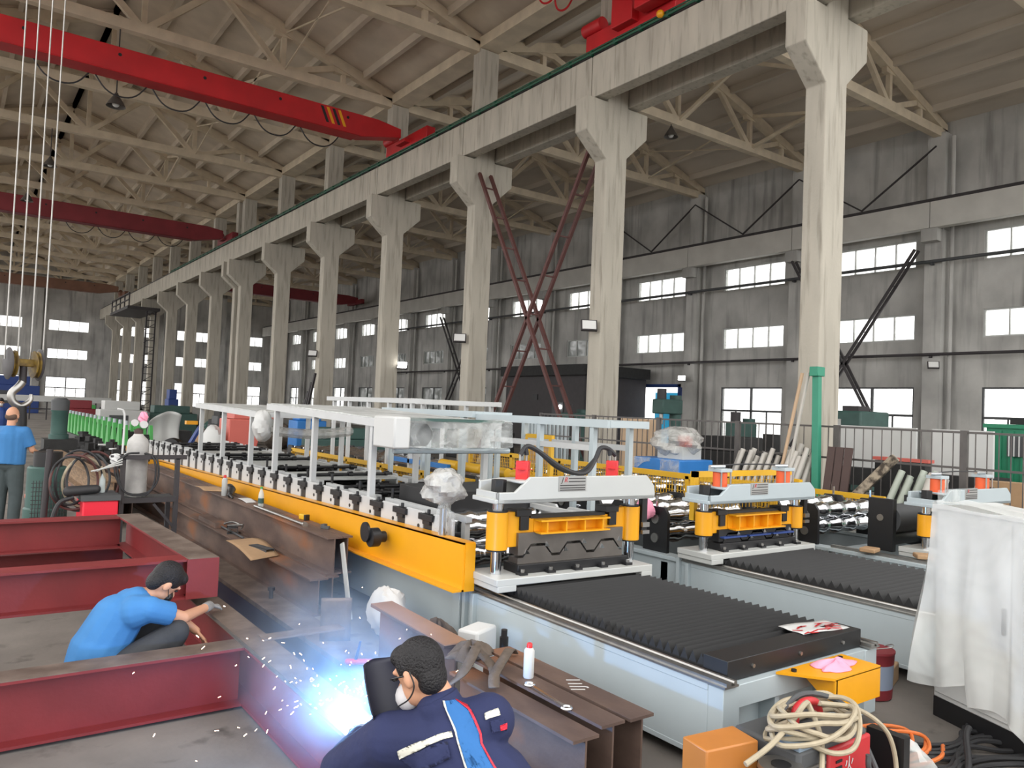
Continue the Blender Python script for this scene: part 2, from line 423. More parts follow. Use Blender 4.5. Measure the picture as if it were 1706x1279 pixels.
# cross bracing between the trusses
for k in range(1, 13):
    for xr, ds in ((4.35, (-4.5, 4.5)), (22.35, (0, 4.5))):
        for dx in ds:
            b = MB(); y = Y0+BAY*k; zt = 13.5+.293*(8.95-abs(dx))
            w = .12 if k % 2 else .05
            b.bar((xr+dx, y, 13.45), (xr+dx, y+BAY, zt), w, w); b.bar((xr+dx, y, zt), (xr+dx, y+BAY, 13.45), w, w)
            struct(b, 'roof_brace_beam', TRUSS, origin=(xr+dx, y, 13.5), flat=True)
# columns of the middle row
def column(y):
    b = MB(); w = .22
    b.prism([(13.0, 0), (13.7, 0), (13.7, 8.5), (14.4, 9.15), (14.4, 9.8), (13.7, 9.8), (13.7, 13.35), (13.0, 13.35), (13.0, 9.8), (12.3, 9.8), (12.3, 8.95), (13.0, 8.35)],
            (0, y-w, 0), (1, 0, 0), (0, 0, 1), (0, 2*w, 0))
    struct(b, 'concrete_column', CONC, origin=(13.35, y, 0), bevel=.025, flat=True)
for k in range(NB-1): column(Y0+BAY*k)
column(Y0+BAY*6+1.1)
for x0, x1 in ((13.0, 13.7), ):
    struct(MB().box(x0, x1, 2.5, YEND-.1, 13.38, 13.72), 'trim_3', TRUSS, flat=True)
# runway beams, one per bay and side, with rail and conductor bar
for k in range(-1, NB-1):
    a, c = Y0+BAY*k+.015, Y0+BAY*(k+1)-.015
    if k == NB-2: c = YEND-.2
    for x0, x1 in ((12.6, 12.97), (13.73, 14.1)):
        b = MB().prism([(x0, 9.84), (x1, 9.84), (x1, 10.9), (x0, 10.9), (x0+.0, 10.0), (x0+.0, 9.9)], (0, a, 0), (1, 0, 0), (0, 0, 1), (0, c-a, 0))
        struct(b, 'runway_beam', CONC, origin=(x0, a, 9.84), bevel=.02, flat=True)
    b = MB().box(30.0, 30.35, a, c, 9.6, 10.6); struct(b, 'runway_beam', WBEAM, origin=(30, a, 9.6), flat=True)
for x, z in ((12.78, 10.9), (13.9, 10.9), (30.18, 10.6)):
    b = MB().box(x-.06, x+.06, 3, YEND-.3, z, z+.16); struct(b, 'trim_1', DKST)
b = MB()
b.tube([(12.57, 8, 10.97), (12.57, 16, 10.97), (12.57, 60, 10.97)], .035, 6, 1)
b.tube([(12.62, 8, 11.08), (12.62, 60, 11.08)], .02, 6, 1)
for i in range(60): b.cbox((12.6, 8.5+i*.85, 10.99), .09, .07, .14)
one(b, 'conductor_rail', DGRN, 'thin dark green conductor rail clipped along top of the white runway beam', 'conductor rail', (12.57, 8, 10.97))
# ---------------------------------------------------------------- right wall with window openings
bays = [Y0+3.0+BAY*k-.3 for k in range(-2, NB-1)]       # window centres 5.12 .. : shifted below
WC = [11.12+6*k for k in range(-2, 14)]
ROWS = ((.85, 3.53), (5.40, 6.46), (8.30, 9.45))
DOORC = 29.12
def wall_panels(b, along, lo, hi, cs, hw, thick0, thick1, axis, door=None):
    zs = [0]
    for r in ROWS: zs += list(r)
    zs.append(13.95)
    def bx(a, c, z0, z1):
        if c-a < .01: return
        if axis == 'x': b.box(thick0, thick1, a, c, z0, z1)
        else: b.box(a, c, thick0, thick1, z0, z1)
    for i in range(len(zs)-1):
        z0, z1 = zs[i], zs[i+1]
        if i % 2 == 0 and not (i == 0 and door): bx(lo, hi, z0, z1)
        elif i == 0:
            bx(lo, door-1.65, z0, z1); bx(door+1.65, hi, z0, z1)
        else:
            cur = lo
            for c in cs:
                if c-hw < lo or c+hw > hi: continue
                bx(cur, c-hw, z0, z1); cur = c+hw
            bx(cur, hi, z0, z1)
b = MB(); wall_panels(b, 0, -6, YEND, WC, 1.75, 31.0, 31.3, 'x', DOORC)
struct(b, 'wall_right', WALLM, flat=True)
FC = [-2.15, 3.85, 9.85, 16.35, 22.35, 28.35]
b = MB(); wall_panels(b, 0, -8, 31.0, FC, 1.87, YEND, YEND+.3, 'y')
b.prism([(-4.65, 13.9), (4.35, 16.6), (13.35, 13.9)], (0, YEND, 0), (1, 0, 0), (0, 0, 1), (0, .3, 0))
b.prism([(13.35, 13.9), (22.35, 16.6), (31.3, 13.9)], (0, YEND, 0), (1, 0, 0), (0, 0, 1), (0, .3, 0))
struct(b, 'wall_end', WALLM, flat=True)
# wall columns
for k in range(-1, NB-1):
    y = 14.45+6*(k-1)
    b = MB().box(30.42, 30.99, y-.33, y+.33, 0, 9.58); b.box(30.02, 30.5, y-.3, y+.3, 9.1, 9.59)
    b.box(30.5, 30.99, y-.33, y+.33, 9.59, 13.4); b.cyl((30.7, y-.55, 0), (30.7, y-.55, 13.2), .08, n=8)
    struct(b, 'wall_column', WALLM, origin=(30.7, y, 0), flat=True)
for x in (7.1, .85, 19.3, 25.4):
    b = MB().box(x-.3, x+.3, YEND-.4, YEND-.01, 0, 13.6); struct(b, 'wall_column', WALLM, origin=(x, YEND, 0), flat=True)
# windows
def win_proto(w, h, cols, low, pm):
    fr = MB(); t = .06; y0, y1 = -.05, .05
    fr.box(-w/2, w/2, y0, y1, 0, t); fr.box(-w/2, w/2, y0, y1, h-t, h); fr.box(-w/2, -w/2+t, y0, y1, t, h-t); fr.box(w/2-t, w/2, y0, y1, t, h-t)
    if low:
        fr.box(-.045, .045, y0, y1, t, h-t); fr.box(-w/2, w/2, y0, y1, h*.56, h*.56+.09)
        for x in (-w/4, w/4): fr.box(x-.025, x+.025, y0*.6, y1*.6, t, h*.56)
    else:
        for i in range(1, cols): x = -w/2+w*i/cols; fr.box(x-.02, x+.02, y0, y1, t, h-t)
    o = fr.build('window_1', DGREY if low else GREY2, None, flat=True); o['kind'] = 'structure'
    MB().box(-w/2+.02, w/2-.02, -.006, .006, .02, h-.02).build('window_pane', pm, o, flat=True)
    return o
protos = {}
def put_window(key, loc, rz):
    w, h, c, low, pm = key
    if key not in protos:
        o = win_proto(w, h, c, low, {'clear': PANE, 'shaded': PANED}[pm]); protos[key] = o
        o.location = loc; o.rotation_euler = (0, 0, rz)
    else: dup(protos[key], loc, rz)
for i, c in enumerate(WC):
    if c < 5: continue
    for r, (z0, z1) in enumerate(ROWS):
        if r == 0 and abs(c-DOORC) < 1: continue
        shaded = (r < 2 and 32 < c < 66)  # bays whose pane colour carries the shade of the building outside
        put_window((3.5, z1-z0, 4, r == 0, 'shaded' if shaded else 'clear'), (31.1, c, z0), math.pi/2)
for c in FC:
    for r, (z0, z1) in enumerate(ROWS): put_window((3.74, z1-z0, 4, r == 0, 'clear'), (c, YEND+.1, z0), 0)
# side door with cyan sliding sheet outside
b = MB()
b.box(30.93, 31.35, DOORC-1.65, DOORC-1.5, 0, 3.7); b.box(30.93, 31.35, DOORC+1.5, DOORC+1.65, 0, 3.7); b.box(30.93, 31.35, DOORC-1.65, DOORC+1.65, 3.55, 3.7)
dr = struct(b, 'door_1', DBLUE, flat=True)
b = MB()
for i in range(14): b.box(32.4, 32.46+.04*(i % 2), DOORC-1.9+i*.24, DOORC-1.66+i*.24, 0, 3.3)
b.build('door_panel', CYAN, dr, flat=True)
# pipes along the right wall
for z, x, r, y1, nm in ((8.34, 30.25, .065, 60, 'pale grey pipe running along the right wall across the top windows'), (4.76, 30.35, .06, 60, 'dark pipe running along the right wall above the low windows')):
    b = MB().cyl((x, 6, z), (x, y1, z), r, n=10)
    for k in range(9): b.cbox((x+.08, 8.45+6*k, z-.04), .2, .1, .18)
    one(b, 'wall_pipe', DGREY if z > 6 else DKST, nm, 'pipe', (x, 6, z))
# far truss-level bracing rods on the upper wall
for k in range(1, 4):
    b = MB(); y = 14.45+6*(k-1)
    b.bar((30.5, y, 12.9), (30.5, y+3, 10.9), .06, .06); b.bar((30.5, y+6, 12.9), (30.5, y+3, 10.9), .06, .06)
    struct(b, 'trim_2', DKST, origin=(30.5, y, 11), flat=True)
# ================================================================ roll forming lines
def cutting_bed(X, Wd, ya, yb, label, detail=True):
    t = thing('cutting_bed', label, 'machine bed', (X+Wd/2, (ya+yb)/2, 0), 'cutting beds in front of the presses')
    b = MB()   # frame
    b.box(X, X+.02, ya+.1, yb, .08, .47); b.box(X-.003, X+.09, ya+.1, yb, .46, .5); b.box(X-.002, X+.07, ya+.1, yb, .078, .11)
    b.box(X+Wd-.02, X+Wd, ya+.1, yb, .08, .47); b.box(X+Wd-.09, X+Wd+.003, ya+.1, yb, .46, .5); b.box(X+Wd-.07, X+Wd+.002, ya+.1, yb, .078, .11)
    b.box(X+.14, X+Wd-.14, ya, ya+.16, .37, .497)
    b.box(X, X+.14, ya-.005, ya+.1, .08, .495); b.box(X+Wd-.14, X+Wd, ya-.005, ya+.1, .08, .495)
    b.box(X+.5, X+.54, ya+.02, ya+.14, .08, .38); b.box(X+1.05, X+1.09, ya+.02, ya+.14, .08, .38)
    b.box(X+.14, X+Wd-.14, ya, ya+.1, .08, .12)
    b.box(X-.04, X+.02, yb-.14, yb-.1, .06, .5); b.box(X-.04, X+.1, yb-.02, yb+.02, .06, .54)
    b.build('bed_frame', GREY, t, bevel=.004)
    MB().box(X+.02, X+Wd-.02, ya+.13, ya+.15, .1, .48).build('recessed_panel', GREY, t)
    for s in (0, 1):
        x = X+.05 if s == 0 else X+Wd-.05
        r = MB().box(x-.06, x+.06, ya-.02, yb, .5, .512); r.box(x-.045, x-.005, ya-.02, yb, .512, .53); r.cyl((x+.03, ya-.02, .525), (x+.03, yb, .525), .014, n=8)
        r.build('linear_rail', STL, t)
    x0, x1 = X+.12, X+Wd-.12; y0, y1 = ya+.22, yb-.14
    n = 34; top, bot = .605, .535; poly = [(y0, .51)]
    for i in range(n):
        y = y0+(y1-y0)*i/n; poly += [(y, bot), (y+(y1-y0)*.5/n, top)]
    poly += [(y1, bot), (y1, .51)]
    MB().prism(poly, (x0, 0, 0), (0, 1, 0), (0, 0, 1), (x1-x0, 0, 0)).build('bellows_cover', RUB, t, flat=True)
    e = MB().box(x0-.02, x1+.02, ya+.05, ya+.225, .5, .615); e.build('bellows_end_plate', BLK, t, bevel=.004)
    for k in range(3):
        MB().cyl((x0+.2+k*(x1-x0-.4)/2, ya+.052, .56), (x0+.2+k*(x1-x0-.4)/2, ya+.038, .56), .012, n=8).build('screw', STL, t)
    return t
bed1 = cutting_bed(3.45, 1.56, 2.69, 5.22, 'grey cutting bed with black bellows, a yellow bracket and pink cloth on its end')
bed2 = cutting_bed(6.08, 1.66, 2.15, 5.32, 'light grey cutting bed with black bellows, beside the plastic wrapped cabinet')
# third bed: bare frame without bellows
t = thing('cutting_bed', 'open grey bed frame without bellows beside the plastic wrapped press', 'machine bed', (9.1, 4.0, 0))
b = MB()
for x in (8.2, 9.9): b.box(x, x+.05, 2.6, 4.98, .06, .5); b.box(x-.02, x+.12, 2.6, 4.98, .5, .54)
for y in (2.6, 4.9): b.box(8.2, 9.95, y, y+.08, .1, .5)
b.build('bed_frame', GREY, t, bevel=.004)
for x in (8.26, 9.96): MB().box(x-.03, x+.03, 2.6, 4.98, .54, .57).build('linear_rail', STL, t)
# yellow bracket on the end of the first bed
t = thing('bracket', 'yellow steel bracket bolted on the end of the nearest grey bed', 'bracket', (4.3, 2.6, .4))
b = MB().prism([(3.92, 2.69), (4.12, 2.44), (4.6, 2.44), (4.6, 2.69)], (0, 0, .50), (1, 0, 0), (0, 1, 0), (0, 0, .014))
b.build('top_plate', YEL, t)
MB().box(4.12, 4.6, 2.44, 2.452, .33, .505).build('front_plate', YEL, t)
MB().prism([(2.69, .5), (2.44, .5), (2.44, .33)], (4.13, 0, 0), (0, 1, 0), (0, 0, 1), (.012, 0, 0)).build('gusset', YEL, t)
for x, y in ((4.02, 2.64), (4.5, 2.64)): MB().cyl((x, y, .512), (x, y, .528), .016, n=8).build('bolt', BLK, t)
def fold_cloth(cx, cy, cz, rx, ry, h, seed):
    rnd = random.Random(seed); ph = [rnd.uniform(0, 6) for _ in range(6)]
    def fn(u, v):
        a = 2*math.pi*u; rr = v
        k = 1+.16*math.sin(3*a+ph[0])+.10*math.sin(5*a+ph[1])+.06*math.sin(9*a+ph[2])
        x = rx*rr*k*math.cos(a); y = ry*rr*k*math.sin(a)
        z = h*(1-rr**2.2)*(.75+.25*math.sin(4*a+ph[3]+3*rr))+h*.18*math.sin(7*a+ph[4])*rr*(1-rr)
        return Vector((cx+x, cy+y, cz+max(0.002, z)))
    return MB().grid(fn, 40, 10, wrap=True)
one(fold_cloth(4.33, 2.57, .515, .17, .085, .045, 3), 'rag', PINK, 'crumpled pink cloth lying on the yellow bracket', 'cloth', (4.33, 2.57, .515), solid=.004)
# magazine / sheet on bellows end
b = MB().grid(lambda u, v: Vector((4.42+.44*u+.02*v, 2.84+.2*v-.05*u, .618+.004*math.sin(6*u)+.003*math.sin(9*v))), 12, 6)
t = thing('printed_sheet', 'red and white printed sheet lying on the black bellows end', 'paper', (4.6, 2.9, .618)); b.build('sheet', WHITE, t, solid=.002)
rnd = random.Random(5); b = MB()
for k in range(16):
    x = 4.45+rnd.random()*.38; y = 2.84+rnd.random()*.14-.03; b.cbox((x, y, .6255), .05+.06*rnd.random(), .012, .001, rnd.uniform(-.9, .3))
b.build('print', CRED, t)
# ---------------------------------------------------------------- presses
def press(X, Wd, Y, zs, cylmat, label, yaw, caps):
    zbase, sl0, sl1, bt, crest = zs
    t = thing('hydraulic_press', label, 'press', (X, Y, zbase-.1), 'hydraulic presses of the roll forming lines')
    xl, xr = X+.05, X+Wd-.1
    b = MB().box(X-.06, X+Wd+.0, Y-.2, Y+.24, zbase-.055, zbase); b.box(X-.05, X+.12, Y-.2, Y+.24, zbase-.1, zbase-.05); b.box(X+Wd-.12, X+Wd, Y-.2, Y+.24, zbase-.1, zbase-.05)
    b.build('base_plate', GREY2, t, bevel=.006)
    for x in (xl, xr):
        for y in (Y, ):
            MB().cyl((x, y, zbase-.02), (x, y, bt+.03), .044, n=24).build('guide_post', CHR, t)
    for x in (xl, xr):
        s = MB().cyl((x, Y, sl0), (x, Y, sl1), .086, n=28).build('post_sleeve', YEL, t, bevel=.004)
        MB().cyl((x, Y, sl1), (x, Y, sl1+.012), .08, n=24).build('seal_ring', BLK, s)
        MB().cyl((x, Y, sl0-.012), (x, Y, sl0), .08, n=24).build('seal_ring', BLK, s)
    h = sl1-sl0; lo = .11 if caps == 0 else .035; hi = .06 if caps == 0 else .03
    L = xr-xl
    up = [(0, sl1-.005), (.15, sl1-.005), (.22, sl1-hi), (L-.22, sl1-hi), (L-.15, sl1-.005), (L, sl1-.005),
          (L, sl0+.01), (L-.13, sl0+.01), (L-.2, sl0+lo), (.27, sl0+lo), (.17, sl0+.01), (0, sl0+.01)]
    MB().prism(up, (xl, Y-.02, 0), (1, 0, 0), (0, 0, 1), (0, .09, 0)).build('yoke', YEL, t, bevel=.004)
    za, zc = sl0+lo+.005, sl1-hi-.006
    b = MB().box(xl+.33, xr-.33, Y-.13, Y, zc-.012, zc); b.box(xl+.33, xr-.33, Y-.13, Y, za, za+.012); b.box(xl+.33, xr-.33, Y-.03, Y-.02, za, zc)
    for k in range(4): xx = xl+.4+(L-.8)*k/3; b.box(xx-.006, xx+.006, Y-.12, Y, za, zc)
    b.build('stiffener_box', YEL, t)
    for x in (xl+.23, xr-.23):
        b = MB().box(x-.04, x+.04, Y-.045, Y+.1, sl1-.15, sl1-.02); b.box(x-.08, x+.06, Y-.05, Y+.1, sl1-.04, sl1+.012)
        b.build('clamp_block', BLK, t, bevel=.003)
    MB().box(xl+.3, xr-.3, Y-.02, Y+.07, sl1-hi-.005, sl1-hi+.02).build('slide_pad', BLK, t)
    # die below
    b = MB(); d0, d1 = zbase+.02, sl0+lo-.01; x0, x1 = xl+.17, xr-.12
    dm = DIE if caps == 0 else BLK
    zt = (d0+d1)/2+.0; n = 3; w = (x1-x0)/n
    def prof(g):
        q = [(x0, zt-.04+g)]
        for k in range(n):
            a = x0+k*w; q += [(a+w*.14, zt-.04+g), (a+w*.34, zt+.045+g), (a+w*.72, zt+.045+g), (a+w*.92, zt-.04+g)]
        return q+[(x1, zt-.04+g)]
    b.prism(prof(.022)+[(x1, d1+.02), (x0, d1+.02)], (0, Y-.05, 0), (1, 0, 0), (0, 0, 1), (0, .13, 0))
    b.build('upper_die', dm, t)
    b = MB()
    b.prism(prof(0)+[(x1, d0+.03), (x0, d0+.03)], (0, Y-.05, 0), (1, 0, 0), (0, 0, 1), (0, .13, 0)); b.build('lower_die', dm, t)
    if caps:
        for k in range(3): MB().box(x0+w*k+.02, x0+w*(k+1)-.02, Y-.1, Y-.05, zt+.02, zt+.035).build('blue_guide', DBLUE, t)
    b = MB().box(x0-.02, x1+.03, Y-.09, Y+.12, zbase, zbase+.07); b.build('die_holder', BLK, t, bevel=.004)
    for k in range(5):
        x = x0+(x1-x0)*k/4
        c = MB().box(x-.035, x+.035, Y-.15, Y-.08, zbase, zbase+.022).build('clamp', BLK, t)
        MB().cyl((x, Y-.125, zbase+.02), (x, Y-.125, zbase+.045), .016, n=8).build('bolt', STL, c)
    for k in range(6):
        x = x0+.06+(x1-x0-.12)*k/5
        MB().prism([(0, 0), (.05, 0), (.02, .04)], (x, Y-.056, zt-.01+.05*(k % 2)), (1, 0, 0), (0, 0, 1), (0, .01, 0)).build('die_insert', CHR, t)
    # top beam
    xa, xb = X-.06, X+Wd+.03
    poly = [(xa, bt), (xb, bt), (xb+.01, bt+.04), (xb, bt+.11), (xb-.09, crest), (xa+.3, crest), (xa+.16, bt+.085), (xa, bt+.085)]
    b = MB().prism(poly, (0, Y-.16, 0), (1, 0, 0), (0, 0, 1), (0, .03, 0))
    poly2 = [(xa+.02, bt), (xb-.02, bt), (xb-.05, crest-.03), (xa+.22, crest-.03), (xa+.02, bt+.15)]
    b.prism(poly2, (0, Y+.13, 0), (1, 0, 0), (0, 0, 1), (0, .03, 0))
    b.box(xa-.02, xb, Y-.16, Y+.18, bt, bt+.035); b.box(xa+.2, xb-.08, Y-.15, Y+.15, crest-.05, crest-.03)
    b.box(xa, xa+.02, Y-.16, Y+.16, bt, bt+.085)
    b.build('top_beam', GREY2 if caps == 0 else GREY, t, bevel=.006)
    for x in (xl, xr):
        MB().cyl((x, Y, bt+.03), (x, Y, bt+.17), .06 if x == xl else .05, n=6).build('post_nut', BLK, t, bevel=.003)
    for x in (X+.27, X+Wd-.32):
        c0 = MB().cyl((x, Y, crest-.06), (x, Y, crest+.115), .072, n=4 if caps == 0 else 24).build('cylinder', cylmat, t, bevel=.008)
        if caps == 0:
            MB().box(x-.058, x+.058, Y-.058, Y+.058, crest+.045, crest+.05).build('joint_line', CRED, c0)
            for dx in (-.03, .03): MB().cyl((x+dx, Y, crest+.1), (x+dx, Y, crest+.17), .011, n=8).build('hose_fitting', STL, c0)
        else:
            MB().box(x-.085, x+.085, Y-.085, Y+.085, crest+.115, crest+.15).build('cylinder_cap', GREY, c0, bevel=.004)
            for dx in (-.07, .07): MB().cyl((x+dx, Y-.075, crest-.03), (x+dx, Y-.075, crest+.12), .009, n=8).build('tie_rod', STL, c0)
            MB().cyl((x-.16, Y, crest+.168), (x+.06, Y, crest+.168), .018, n=8).build('air_fitting', CHR, c0)
    x0, x1, z = X+.27, X+Wd-.32, crest+.18
    if caps == 0:
        for k, m in ((0, .01), (1, -.05)):
            MB().tube([(x0-.03+.06*k, Y, z-.02), (x0+.03, Y, z+.05), (x0+.14, Y-.01, z+.01), (x0+.33, Y+m, crest+.07), (x0+.5, Y+m, crest+.015), (x0+.62, Y+m, crest+.03), (x0+.74, Y, crest+.13), (x1-.14, Y, z+.04), (x1-.05, Y, z+.035), (x1-.03+.06*k, Y, z-.02)], .019, 8, 5).build('hydraulic_hose', CABK, t)
    else:
        MB().tube([(x0+.02, Y, z), (x0+.4, Y, z+.01), (x1-.1, Y, z)], .008, 6, 3).build('air_line', CABK, t)
    # nameplate
    nx = X+Wd*.42; nz = (bt+crest)/2+.045
    p = MB().box(nx-.13, nx+.15, Y-.163, Y-.16, nz-.062, nz+.06).build('nameplate', PLATE, t)
    R = Matrix.Rotation(math.pi/2, 3, 'X')
    text_part('plate_logo', 'J', .055, (nx-.095, Y-.1642, nz+.028), R, INK, p, shear=.3)
    text_part('plate_logo', 'R', .055, (nx-.06, Y-.1642, nz+.028), R, CRED, p, shear=.3)
    b = MB()
    for k, (a, z2) in enumerate(((-.03, .04), (-.03, .015), (-.115, -.015), (-.115, -.035), (-.115, -.052))):
        b.box(nx+a, nx+.14, Y-.1645, Y-.163, nz+z2-.004, nz+z2+.004)
    b.build('plate_lettering', INK, p)
    # limit switch column at the right post
    b = MB().box(xr+.1, xr+.16, Y-.05, Y+.0, zbase+.25, bt+.1)
    b.build('switch_column', BLK, t)
    MB().box(xr+.09, xr+.17, Y-.075, Y-.05, sl0+.11, sl0+.15).build('limit_switch', STL, t); MB().box(xr+.09, xr+.17, Y-.075, Y-.05, sl0+.05, sl0+.08).build('limit_switch', STL, t)
    t.rotation_euler.z = yaw
    return t
press(3.45, 1.52, 4.92, (.68, .87, 1.16, 1.24, 1.44), HYD, 'grey and yellow hydraulic press with bright red cylinders over the nearest cutting bed', -.05, 0)
press(6.05, 1.62, 5.05, (.645, .80, 1.03, 1.12, 1.305), ORG, 'grey and yellow hydraulic press with orange cylinders over the second cutting bed', -.02, 1)
press(8.55, 1.62, 4.1, (.64, .78, 1.01, 1.10, 1.28), ORG, 'grey press with orange cylinders under clear film, behind the wrapped cabinet', -.03, 1)
b = MB().cyl((6.02, 4.9, .645), (6.02, 4.9, .7), .01, n=8)
# film hanging on the third press beam and over its left half
one(MB().grid(lambda u, v: Vector((8.42+.5*u, 3.9-.02*math.sin(9*u), 1.30-.34*v+.03*math.sin(14*u)*v)), 24, 10), 'plastic_film', FILMC, 'clear plastic film hanging over the end of the far grey press', 'plastic film', (8.5, 3.9, 1.2))
# ---------------------------------------------------------------- forming section of the nearest line
def wavy_roll(b, p, L, r, ridges=5):
    x, y, z = p; prof = [(r*.5, 0)]
    for k in range(ridges):
        a = L*k/ridges; w = L/ridges
        prof += [(r*.84, a+.02*w), (r*.84, a+.40*w), (r, a+.50*w), (r, a+.66*w), (r*.90, a+.70*w), (r*.90, a+.84*w), (r*.84, a+.9*w)]
    prof.append((r*.5, L)); b.lathe(prof, (x, y, z), 18, (1, 0, 0))
f1 = thing('forming_line', 'long roll forming line with white side plates and a yellow skirt beam', 'roll forming machine', (4.2, 12, 0))
b = MB()
b.box(3.42, 3.5, 5.26, 18.6, .08, .5); b.box(4.92, 5.0, 5.26, 18.6, .08, .5); b.box(3.42, 3.6, 5.26, 18.6, .48, .52); b.box(4.82, 5.0, 5.26, 18.6, .48, .52)
for y in (5.26, 8, 11, 14, 18.5): b.box(3.5, 4.92, y, y+.1, .12, .46); b.box(3.40, 3.5, y, y+.1, .0, .5); b.box(4.92, 5.0, y, y+.1, 0, .5)
b.build('base_frame', GREY, f1, bevel=.004)
b = MB().prism([(5.08, .525), (18.4, .50), (18.4, .675), (12, .79), (5.08, .905)], (3.30, 0, 0), (0, 1, 0), (0, 0, 1), (.018, 0, 0))
b.prism([(5.08, .525), (18.4, .50), (18.4, .51), (5.08, .54)], (3.22, 0, 0), (0, 1, 0), (0, 0, 1), (.12, 0, 0))
b.prism([(5.08, .89), (12, .785), (18.4, .66), (18.4, .675), (12, .79), (5.08, .905)], (3.30, 0, 0), (0, 1, 0), (0, 0, 1), (.11, 0, 0))
b.box(3.318, 3.41, 5.07, 5.095, .525, .90)
b.build('skirt_beam', YEL, f1)
MB().box(3.27, 3.3, 18.45, 19.6, .55, .80).build('end_skirt', YEL, f1)
NST = 25
def stand_plate(x, y): return MB().prism([(-.165, 0), (.165, 0), (.165, .45), (.13, .475), (-.14, .475), (-.165, .45)], (x, y, .56), (0, 1, 0), (0, 0, 1), (.028, 0, 0))
base = None
for i in range(NST):
    y = 5.62+.485*i
    if i == 0:
        sp = stand_plate(3.425, y).build('side_plate', WHITEP, f1, bevel=.003)
        bo = MB().cyl((3.42, y-.09, .9), (3.426, y-.09, .9), .018, n=8).build('bolt', BLK, sp)
        gb = MB()
        gb.box(3.43, 3.47, y+.175, y+.31, .60, .93)
        gb.box(3.395, 3.46, y+.12, y+.36, .965, 1.02); gb.box(3.405, 3.46, y+.18, y+.30, .93, .97); gb.cyl((3.435, y+.24, 1.0), (3.435, y+.24, 1.06), .016, n=8)
        ab = gb.build('adjuster_block', BLK, f1, bevel=.003)
        sr = stand_plate(4.94, y).build('side_plate', WHITEP, f1)
        rb = MB()
        for dz, dy in ((.70, .0), (.86, .0)):
            rb.cyl((3.45, y, dz), (4.94, y, dz), .028, n=10)
        shaft = rb.build('roller_shaft', BLK, f1)
        base = (sp, ab, sr, shaft, bo)
        first = y
    else:
        for o in base[:4]:
            c = o.copy(); COL.objects.link(c); c.location = (0, y-first, 0); OBJ_ORG[c.name] = OBJ_ORG[o.name]
        c2 = bo.copy(); COL.objects.link(c2)
        for c in [q for q in f1.children if q.name.startswith('side_plate')][-2:-1]: c2.parent = c
for i in range(NST):
    y = 5.62+.485*i; b = MB()
    if i < 3:
        wavy_roll(b, (3.6, y, .90), 1.26, .1); wavy_roll(b, (3.6, y, .68), 1.26, .1); m = CHR
    else:
        for q in range(6):
            b.cyl((3.62+q*.24, y, .86), (3.69+q*.24, y, .86), .065, n=12); b.cyl((3.62+q*.24, y, .70), (3.69+q*.24, y, .70), .06, n=12)
        m = BLK
        b.cyl((3.6, y, .86), (4.9, y, .86), .05, n=10); b.cyl((3.6, y, .70), (4.9, y, .70), .05, n=10); b.box(4.84, 4.9, y-.04, y+.04, .6, .92)
    b.build('forming_roll', m, f1)
for a, c in ((5.5, 7.0), (7.2, 8.5), (8.7, 10.1), (10.4, 12.3), (12.6, 14.4), (14.7, 17)):
    for x in (3.62, 4.80):
        b = MB().box(x-.03, x+.03, a, c, .985, 1.03)
        for y in (a+.05, c-.05): b.box(x-.025, x+.025, y-.03, y+.03, .6, .99)
        b.build('top_rail', WHITEP, f1)
for a, c in ((9.0, 10.0), (10.6, 11.9), (13, 14.2)): MB().box(3.66, 4.78, a, c, 1.0, 1.02).build('cover_sheet', GREY2, f1)
for y in (7.3, 7.9, 9.3, 10.4, 12.0, 12.9, 14.4, 15.2, 16):
    b = MB().cyl((3.55, y, 1.04), (4.85, y, 1.04), .022, n=8)
    for q in range(5): b.cyl((3.7+q*.26, y, 1.04), (3.76+q*.26, y, 1.04), .04, n=10)
    b.build('guide_bar', BLK, f1)
for k in range(7):
    MB().cyl((3.62, 6.9+k*.75, 1.03), (3.62, 6.9+k*.75, 1.13), .016, n=8).build('guide_bolt', BLK, f1)
MB().box(3.72, 4.8, 6.15, 6.95, .93, 1.17).build('drive_cover', BLK, f1, bevel=.004)
b = MB().cyl((3.27, 6.35, .76), (3.19, 6.35, .76), .05, n=14); b.cyl((3.2, 6.35, .76), (3.12, 6.35, .76), .085, n=18); b.cyl((3.12, 6.42, .80), (3.10, 6.42, .80), .09, n=18)
b.build('handwheel', BLK, f1)
# control pendant in film on a pole
t = thing('control_pendant', 'control pendant on a pole wrapped in crinkled clear film', 'control panel', (3.36, 5.5, .91))
MB().cyl((3.36, 5.5, .89), (3.36, 5.5, 1.12), .028, n=14).build('pole', STL, t)
MB().move(Matrix()).cbox((3.42, 5.56, 1.32), .2, .13, .15, .4).build('pendant_box', WHITE, t)
def crumple(c, r, seed, n=26, m=14, amp=.25, sq=(1, 1, 1)):
    rnd = random.Random(seed); ph = [(rnd.uniform(0, 6), rnd.randint(2, 6), rnd.randint(1, 5)) for _ in range(6)]
    def fn(u, v):
        a = 2*math.pi*u; th = math.pi*v
        k = 1+sum(amp/3*math.sin(q[1]*a+q[0]+q[2]*th*1.7) for q in ph)*math.sin(th)
        return Vector((c[0]+r*k*math.sin(th)*math.cos(a)*sq[0], c[1]+r*k*math.sin(th)*math.sin(a)*sq[1], c[2]-r*k*math.cos(th)*sq[2]))
    return MB().grid(fn, n, m, wrap=True)
b = crumple((3.40, 5.57, 1.29), .19, 4, amp=.26, sq=(1, .9, .8)); b.build('film_wrap', FILMT, t)
b = crumple((3.38, 5.52, 1.02), .1, 9, amp=.35, sq=(.7, .6, 1.5)); b.build('film_tail', FILMC, t)
